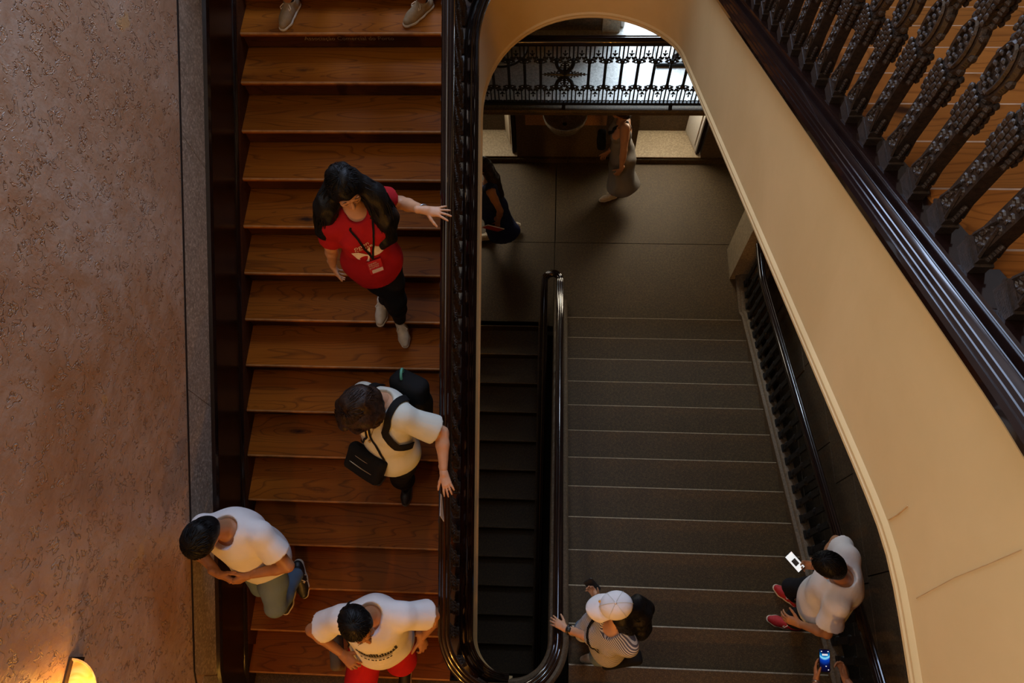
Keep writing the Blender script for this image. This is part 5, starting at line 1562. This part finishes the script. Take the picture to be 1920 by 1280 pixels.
# 6 -- woman in the grey dress under the gallery
S6 = dict(H=1.68, fem=True, skin='tan', face=(-1, -0.15), base=at(1150, 375, 0.0), seed=12, belly=0.01, arm_r=1.15,
    pelvis=at(1166, 290, 0.88), neck=at(1168, 220, 1.40), head=at(1160, 205, 1.57), head_fwd=(-0.95, -0.1, -0.3),
    leg=dict(L=dict(foot=at(1147, 372, 0.0), dir=(-1, -0.35)), R=dict(foot=at(1180, 352, 0.0), dir=(-1, -0.1))),
    arm=dict(L=dict(wrist=at(1163, 315, 0.86) + V3(0, -0.10, 0.0), d=(-0.5, -0.3, -0.8), n=(0.2, 1, 0), curl=0.6, pole=(1, -1.2, 0)),
             R=dict(wrist=at(1140, 285, 0.95), d=(-0.5, 0, -0.8), n=(0, -1, 0), curl=0.5, pole=(1, 0.5, 0))),
    dress=dict(mat='grey', hem=at(1168, 348, 0.36), r1=0.17, r2=0.23, fold=0.02), shoes=dict(mat='cream'),
    hair=dict(mat='brown', vol=0.016, long=True, strands=[([at(1168, 208, 1.55), at(1175, 215, 1.42)], [0.08, 0.06])]))
r6 = person('woman in a loose grey dress walking under the gallery', S6)
dr = part(r6['root'], 'dress'); b6 = r6['base']; bpy.context.view_layer.update()
hb0 = at(1128, 262, 1.05)
hb = empty('shoulder_bag', tuple(hb0), 'black shoulder bag of the woman in grey under the gallery', 'bag')
g = SDF(hb0 - 0.2, hb0 + 0.2, 0.010); g.box(hb0, (V3(0, 1, 0), V3(1, 0, 0), Zv), (0.11, 0.055, 0.10), 0.04, 0.01).folds(0.003, 25, 2)
np_obj('bag_body', [(*g.mesh(), 0)], CL['blackc'], hb, hb0)
pp, nn = drape(dr, [r6['N'] - r6['SR'] * 0.12 - r6['SF'] * 0.05, r6['N'] - r6['SR'] * 0.11 + r6['SF'] * 0.1 - r6['U'] * 0.03, r6['N'] - r6['SR'] * 0.0 + r6['SF'] * 0.2 - r6['U'] * 0.2, hb0 + V3(0.05, 0, 0.06)], 0.008)
ribbon('shoulder_strap', pp, nn, 0.04, CL['blackc'], hb, hb0)

# 7 -- woman in the white cap on the stone stairs
S7 = dict(H=1.68, fem=True, skin='light', face=(-0.95, -0.05), chest_face=(-0.76, -0.62), base=at(1130, 1215, zs(11)), seed=14,
    pelvis=at(1140, 1200, 2.54), neck=at(1152, 1172, 3.03), head=at(1153, 1137, 3.20), head_fwd=(-0.97, -0.10, -0.12), head_up=(0.05, 0.12, 1), head_scale=1.05,
    leg=dict(R=dict(foot=V3(0.36, 0.22, zs(11)), dir=(-1, 0.2)), L=dict(foot=V3(0.50, 0.02, zs(11)), dir=(-1, -0.1))),
    arm=dict(L=dict(wrist=at(1060, 1178, 2.70), d=(-0.75, 0.42, -0.1), n=(0, 0, -1), curl=0.35, pole=(0.2, -1, -0.3)),
             R=dict(wrist=at(1120, 1124, 2.70), d=(-0.45, 0.75, 0.2), n=(-0.5, -0.2, 0.7), curl=0.6, pole=(-0.3, -0.3, -1))),
    shirt=dict(mat='striped', sleeve=1.12, hem=-0.08, inf=0.018, name='striped_shirt', fold=0.005), trousers=dict(mat='jeans', len=0.92, inf=0.01),
    shoes=dict(mat='cream'), hair=dict(mat='black', long=True, vol=0.006, fold=0.005, strands=[
        ([at(1180, 1140, 3.18), at(1198, 1150, 3.08), at(1200, 1175, 2.92), at(1188, 1195, 2.80)], [0.075, 0.085, 0.08, 0.04]), ([at(1195, 1130, 3.14), at(1212, 1140, 3.02), at(1222, 1150, 2.94)], [0.06, 0.05, 0.015]), ([at(1165, 1160, 3.16), at(1175, 1175, 3.02), at(1180, 1190, 2.9)], [0.06, 0.07, 0.04])]))
r7 = person('woman in a white cap and striped shirt holding the central handrail', S7)
b7 = r7['base']; X7 = r7['X']; hr7, hf7, hu7 = r7['hr'], r7['hf'], r7['hu']
g = SDF(S7['head'] - 0.24, S7['head'] + 0.24, 0.007)
g.ell(X7(0, -0.012, 0.045), (hr7, hf7, hu7), (0.100, 0.118, 0.098), 0.01).cut(X7(0, 0, 0.030), -nrm(hu7 + 0.12 * hf7)).folds(0.001, 40, 1)
co = np_obj('cap', [(*g.mesh(), 0)], CL['white'], r7['root'], b7)
m = MB(); nu, nv = 14, 6; vs = []
for j in range(nv + 1):
    for i in range(nu + 1):
        a = -1.15 + 2.3 * i / nu; q = j / nv
        R0 = 0.100; p = V3(math.sin(a) * (0.096 + 0.012 * q), math.cos(a) * 0.105 + q * 0.10 * (0.35 + 0.65 * math.cos(a * 0.9)), 0.036 - 0.030 * q * q - 0.030 * (math.sin(a))**2 * (0.3 + q))
        vs.append(p)
top = [tuple(X7(p[0], p[1], p[2] + 0.003) - b7) for p in vs]; bot = [tuple(X7(p[0], p[1], p[2] - 0.003) - b7) for p in vs]
K = len(top); fs = []
for j in range(nv):
    for i in range(nu):
        a = j * (nu + 1) + i
        fs.append((a, a + 1, a + nu + 2, a + nu + 1)); fs.append((K + a, K + a + nu + 1, K + a + nu + 2, K + a + 1))
for i in range(nu): a = nv * (nu + 1) + i; fs.append((a, a + 1, K + a + 1, K + a))
for j in range(nv):
    a = j * (nu + 1); fs.append((a, a + nu + 1, K + a + nu + 1, K + a)); a += nu; fs.append((a, K + a, K + a + nu + 1, a + nu + 1))
m.add(top + bot, fs); m.build('brim', CL['white'], co, smooth=True, angle=60)
MB().ball(tuple(X7(0, -0.012, 0.145) - b7), 0.010, 8, 5, sc=(1, 1, 0.5)).build('top_button', CL['white'], co, smooth=True)
for a in (0.0, math.pi / 3, 2 * math.pi / 3):
    pts = [X7(math.cos(t) * math.sin(a) * 0.101, -0.012 + math.cos(t) * math.cos(a) * 0.119, 0.045 + math.sin(t) * 0.099) - b7 for t in np.linspace(0.05, math.pi - 0.05, 17)]
    MB().tube([tuple(p) for p in pts], 0.0016, 4).build('seam', CL['mint'], co)
MB().ball(tuple(X7(0.03, 0.098, 0.075) - b7), 0.011, 6, 4, sc=(1, 1, 1)).build('cap_emblem', flat('orange_emblem', (0.62, 0.32, 0.03), 0.5), co)
w = r7['arm']['L'][2]; dd = nrm(w - r7['arm']['L'][1]); m = MB(); bangle(m, w - dd * 0.03, dd, 0.031, 0.010, b7); m.ball(tuple(w - dd * 0.03 + V3(0, 0, 0.034) - b7), 0.022, 8, 5, sc=(1, 1, 0.4)); m.build('wristwatch', M['black'], r7['root'], smooth=True)
st7 = part(r7['root'], 'striped_shirt'); bpy.context.view_layer.update()
bg0 = at(1165, 1236, 2.42)
bg_ = empty('handbag', tuple(bg0), 'black handbag slung behind the woman in the white cap', 'bag')
g = SDF(bg0 - 0.24, bg0 + 0.24, 0.010); g.box(bg0, (nrm(V3(1, 0.2, 0)), nrm(V3(-0.2, 1, 0)), Zv), (0.155, 0.06, 0.11), 0.035, 0.01).folds(0.003, 24, 2)
np_obj('bag_body', [(*g.mesh(), 0)], CL['blackc'], bg_, bg0)
pp, nn = drape(st7, [bg0 + V3(0.08, 0.03, 0.12), r7['P'] + r7['U'] * 0.3 - r7['SF'] * 0.2, r7['N'] + r7['SR'] * 0.12 - r7['SF'] * 0.02 + r7['U'] * 0.02, r7['N'] + r7['SR'] * 0.12 + r7['SF'] * 0.12 - r7['U'] * 0.1, r7['P'] + r7['U'] * 0.2 + r7['SF'] * 0.2 - r7['SR'] * 0.05], 0.006)
ribbon('shoulder_strap', pp, nn, 0.022, CL['blackc'], bg_, bg0)

def phone(loc, r, u, label, kind):
    r = nrm(r); u = nrm(np.asarray(u, float) - r * (r @ np.asarray(u, float))); f = np.cross(r, u)
    t = empty('smartphone', tuple(loc), label, 'phone')
    R = Matrix(((r[0], u[0], f[0]), (r[1], u[1], f[1]), (r[2], u[2], f[2]))).to_euler(); t.rotation_euler = R
    m = MB(); bw, bh, bt = 0.038, 0.078, 0.0045
    m.prism([(-bw, -bh + 0.01), (-bw + 0.01, -bh), (bw - 0.01, -bh), (bw, -bh + 0.01), (bw, bh - 0.01), (bw - 0.01, bh), (-bw + 0.01, bh), (-bw, bh - 0.01)], 'z', -bt, bt).build('phone_body', M['black'], t)
    if kind == 'white':
        MB().box(-0.0345, 0.0345, -0.073, 0.073, bt, bt + 0.0006).build('screen', glow('white_screen', (0.86, 0.95, 0.98), 0.75), t)
        MB().box(-0.020, 0.020, -0.030, 0.022, bt + 0.0006, bt + 0.001).build('screen_picture', flat('dark_picture', (0.05, 0.05, 0.05), 0.5, 0, 0.8, 90), t)
    elif kind == 'blue':
        n = NT('blue_screen'); tc = n.n('ShaderNodeTexCoord'); sx = n.n('ShaderNodeSeparateXYZ', ins={0: tc.outputs['Object']})
        y = n.math('ADD', sx.outputs[1], n.math('MULTIPLY', n.math('MULTIPLY', sx.outputs[0], sx.outputs[0]), -14.0))
        c = n.ramp(n.math('MULTIPLY_ADD', y, 6.4, 0.5), [(0.0, (0, 0, 0.004)), (0.30, (0.0, 0.004, 0.05)), (0.52, (0.0, 0.05, 0.45)), (0.60, (0.25, 0.75, 0.95)), (0.66, (0.0, 0.22, 0.55)), (0.80, (0, 0.01, 0.08)), (1.0, (0, 0, 0.01))])
        n.link(c, n.b.inputs['Emission Color']); n.b.inputs['Emission Strength'].default_value = 1.1
        MB().box(-0.0345, 0.0345, -0.073, 0.073, bt, bt + 0.0006).build('screen', n.out((0.0, 0.0, 0.005), 0.2), t)
        wl_ = glow('white_icons', (0.9, 0.95, 1.0), 0.8)
        m = MB()
        for x in (-0.014, -0.004, 0.006, 0.016): m.box(x - 0.004, x + 0.004, 0.034, 0.046, bt + 0.0006, bt + 0.001)
        for x, yy in ((-0.022, 0.062), (0.024, 0.062), (0.008, -0.036), (0.024, -0.060)): m.ball((x, yy, bt), 0.005, 6, 4, sc=(1.2, 0.8, 0.3))
        m.build('screen_icons', wl_, t)
    return t
phone(S7['arm']['R']['wrist'] + V3(-0.04, 0.10, 0.03), (0.8, 0.5, 0.3), (-0.4, 0.5, 0.75), 'dark smartphone raised beyond the white cap', 'dark')

# 8 -- man in red trainers reading his phone against the right balustrade
S8 = dict(H=1.78, skin='tan', face=(-0.92, 0.32), chest_face=(-0.92, 0.40), base=at(1490, 1150, zs(10)), seed=16,
    pelvis=at(1545, 1128, 2.44), neck=at(1583, 1085, 2.95), head=at(1553, 1060, 3.14), head_fwd=(-0.72, 0.30, -0.62), head_scale=1.04,
    leg=dict(R=dict(foot=at(1488, 1128, zs(10)), dir=(-0.72, 0.6)), L=dict(foot=at(1482, 1172, zs(10)), dir=(-1, 0.22))),
    arm=dict(R=dict(wrist=at(1534, 1062, 2.62), d=(-0.9, 0.1, 0.15), n=(-0.2, -0.6, 0.75), curl=[0.3, 0.4, 0.5, 0.6], pole=(0.5, 1, -0.8)),
             L=dict(wrist=at(1500, 1170, 2.46), d=(-0.9, 0.35, -0.25), n=(0, 0.7, -0.7), curl=0.5, pole=(0.5, -1.5, -0.4))),
    shirt=dict(mat='white', sleeve=0.66, hem=-0.12, inf=0.036, fold=0.006, neck=0.085), trousers=dict(mat='darkjean', len=0.80, inf=0.012),
    shoes=dict(mat='red', stripes=True, sole='sole', lace='lace'), hair=dict(mat='black', vol=0.012, fold=0.002))
r8 = person('man in a white T-shirt and red trainers reading a phone by the right balustrade', S8)
phone(at(1490, 1053, 2.66), (0.62, 0.55, 0.0), (-0.62, 0.72, 0.12), 'lit white smartphone held by the man in red trainers', 'white')

# 9 -- person at the lower right, only hands and phone in the picture
S9 = dict(H=1.72, fem=True, skin='tan', face=(0.0, 1), base=V3(2.05, -0.42, zs(13)), seed=18,
    pelvis=V3(2.06, -0.46, zs(13) + 0.90), neck=V3(2.05, -0.44, zs(13) + 1.42), head=V3(2.05, -0.40, zs(13) + 1.61), head_fwd=(0, 0.8, -0.6),
    leg=dict(R=dict(foot=V3(2.15, -0.46, zs(13)), dir=(0.1, 1)), L=dict(foot=V3(1.95, -0.44, zs(13)), dir=(-0.1, 1))),
    arm=dict(L=dict(wrist=at(1531, 1276, 2.98), d=(0.0, 1, 0.12), n=(0.95, 0.1, 0.35), curl=[0.18, 0.3, 0.4, 0.5], thumb=0.5, pole=(-1, -0.5, -1)),
             R=dict(wrist=at(1585, 1272, 2.98), d=(-0.2, 1, 0.1), n=(-0.9, 0.1, 0.4), curl=[0.6, 0.8, 0.9, 0.9], thumb=0.4, pole=(1, -0.5, -1))),
    shirt=dict(mat='blackc', sleeve=0.6, hem=-0.1), trousers=dict(mat='darkjean', len=0.93), shoes=dict(mat='black'), hair=dict(mat='black'))
r9 = person('person in black whose two hands hold a phone at the lower right edge', S9)
m = MB(); w = r9['arm']['L'][2]; dd = nrm(w - r9['arm']['L'][1]); bangle(m, w - dd * 0.015, dd, 0.029, 0.004, r9['base']); m.build('bracelet', M['steel'], r9['root'], smooth=True)
phone(at(1546, 1238, 3.04), (1, 0.0, -0.05), (-0.05, 1, 0.25), 'smartphone with a glowing blue screen between two hands', 'blue')

# 10, 11 -- two people at the head of the wooden stairs, one shoe of each in the picture
def feet_person(lab, vis, x, y, tdir, q, sx, mat):
    z = zt(14); o = 'L' if q == 'R' else 'R'
    pe = V3(x + sx, 4.44, z + 0.83)
    S = dict(H=1.74, skin='tan', face=(tdir[0] * 0.3, -1), base=V3(x, 4.45, z), seed=20,
        pelvis=pe, neck=pe + V3(0, 0.05, 0.52), head=pe + V3(0, 0.02, 0.71), head_fwd=(0, -0.9, -0.4),
        leg={q: dict(foot=np.asarray(vis), dir=tdir, pitch=0.0), o: dict(foot=V3(x + 2.2 * sx, 4.66, FH), dir=(0, -1))},
        arm=dict(R=dict(wrist=pe + V3(-0.24, -0.05, -0.05)), L=dict(wrist=pe + V3(0.24, -0.05, -0.05))),
        shirt=dict(mat=mat, sleeve=0.6, hem=-0.1), trousers=dict(mat='khaki', len=0.45, inf=0.028, name='shorts'), shoes=dict(mat='beige', laces=True, sock=True, sole='sole'), hair=dict(mat='brown'))
    return person(lab, S)
feet_person('person with bare legs and beige trainers at the top left of the wooden stairs', at(551, 20, zt(14)), -1.93, 4.4, (-0.30, -1), 'R', 0.10, 'mint')
feet_person('person in beige trainers and navy socks at the top of the stairs by the handrail', at(797, 20, zt(14)), -0.98, 4.4, (-0.80, -1), 'L', -0.13, 'navy')
# ------------------------------------------------------------------ gallery things, riser lettering
gb = empty('stanchion_base', (-0.62, 6.42, F1), 'round steel base with a dark rim on the gallery floor', 'stand')
MB().lathe([(0.30, 0.0), (0.31, 0.01), (0.31, 0.022), (0.30, 0.03)], n=36).build('dark_rim', M['black'], gb, smooth=True, angle=40)
MB().lathe([(0.295, 0.03), (0.285, 0.04), (0.15, 0.05), (0.03, 0.056)], n=36).build('steel_plate', M['pale_blue'], gb, smooth=True, angle=40)
MB().tube([(0.06, -0.02, 0.05), (0.06, -0.02, 0.95)], 0.022, 10).build('post', M['steel'], gb)
MB().tube([(0.06, -0.02, 0.10), (0.11, -0.07, 0.07), (0.12, -0.10, 0.055)], 0.008, 6).build('hook', M['black'], gb)
ib = empty('display_panel', (1.42, 6.32, F1), 'white display panel on a low black frame on the gallery floor', 'panel')
MB().box(-0.30, 0.30, -0.18, -0.15, 0.0, 0.05).build('front_bar', M['black'], ib)
MB().box(-0.30, 0.30, -0.15, 0.16, 0.03, 0.045).build('panel_face', M['white_paint'], ib)
MB().prism([(-0.22, -0.12), (-0.05, -0.02), (-0.05, -0.12)], 'z', 0.045, 0.05).build('dark_graphic', M['mahogany'], ib)
MB().box(-0.12, 0.30, 0.02, 0.05, 0.045, 0.30, M=Matrix.Rotation(math.radians(-24), 4, 'Z')).build('back_rail', M['black'], ib)
vs, fs = text_poly('Associação Comercial do Porto', 0.052, 0, 0)
xm = (min(v[0] for v in vs) + max(v[0] for v in vs)) / 2
m = MB(); m.add([(v[0] - xm, 0, v[1]) for v in vs], fs)
rl = m.build('riser_lettering', flat('faded_gold_lettering', (0.20, 0.14, 0.08), 0.5), stC)
rl.location = Vector((-1.53, Y0C + 14 * GC + 0.0315, zt(14) - 0.095)) - Vector(stC.location)

# hairline cracks and a seam in the plaster string of the upper flight
def on_string(px, py):
    v = CR @ np.array([(px - 960) / 1400.0, -(py - 640) / 1400.0, -1.0]); k = (XD - 0.0015) / v[0]
    return Vector((XD - 0.0015, v[1] * k, ZC + v[2] * k))
st = [o for o in COL.objects if o.name == 'trim_4'][0]
ck = flat('plaster_crack', (0.50, 0.34, 0.17), 0.8)
for pts, r in ((((1666, 974), (1682, 965), (1702, 948)), 0.0020), (((1718, 1121), (1790, 1082), (1850, 1058), (1915, 1030)), 0.0010)):
    MB().tube([on_string(*p) for p in pts], r, 5).build('crack', ck, st)
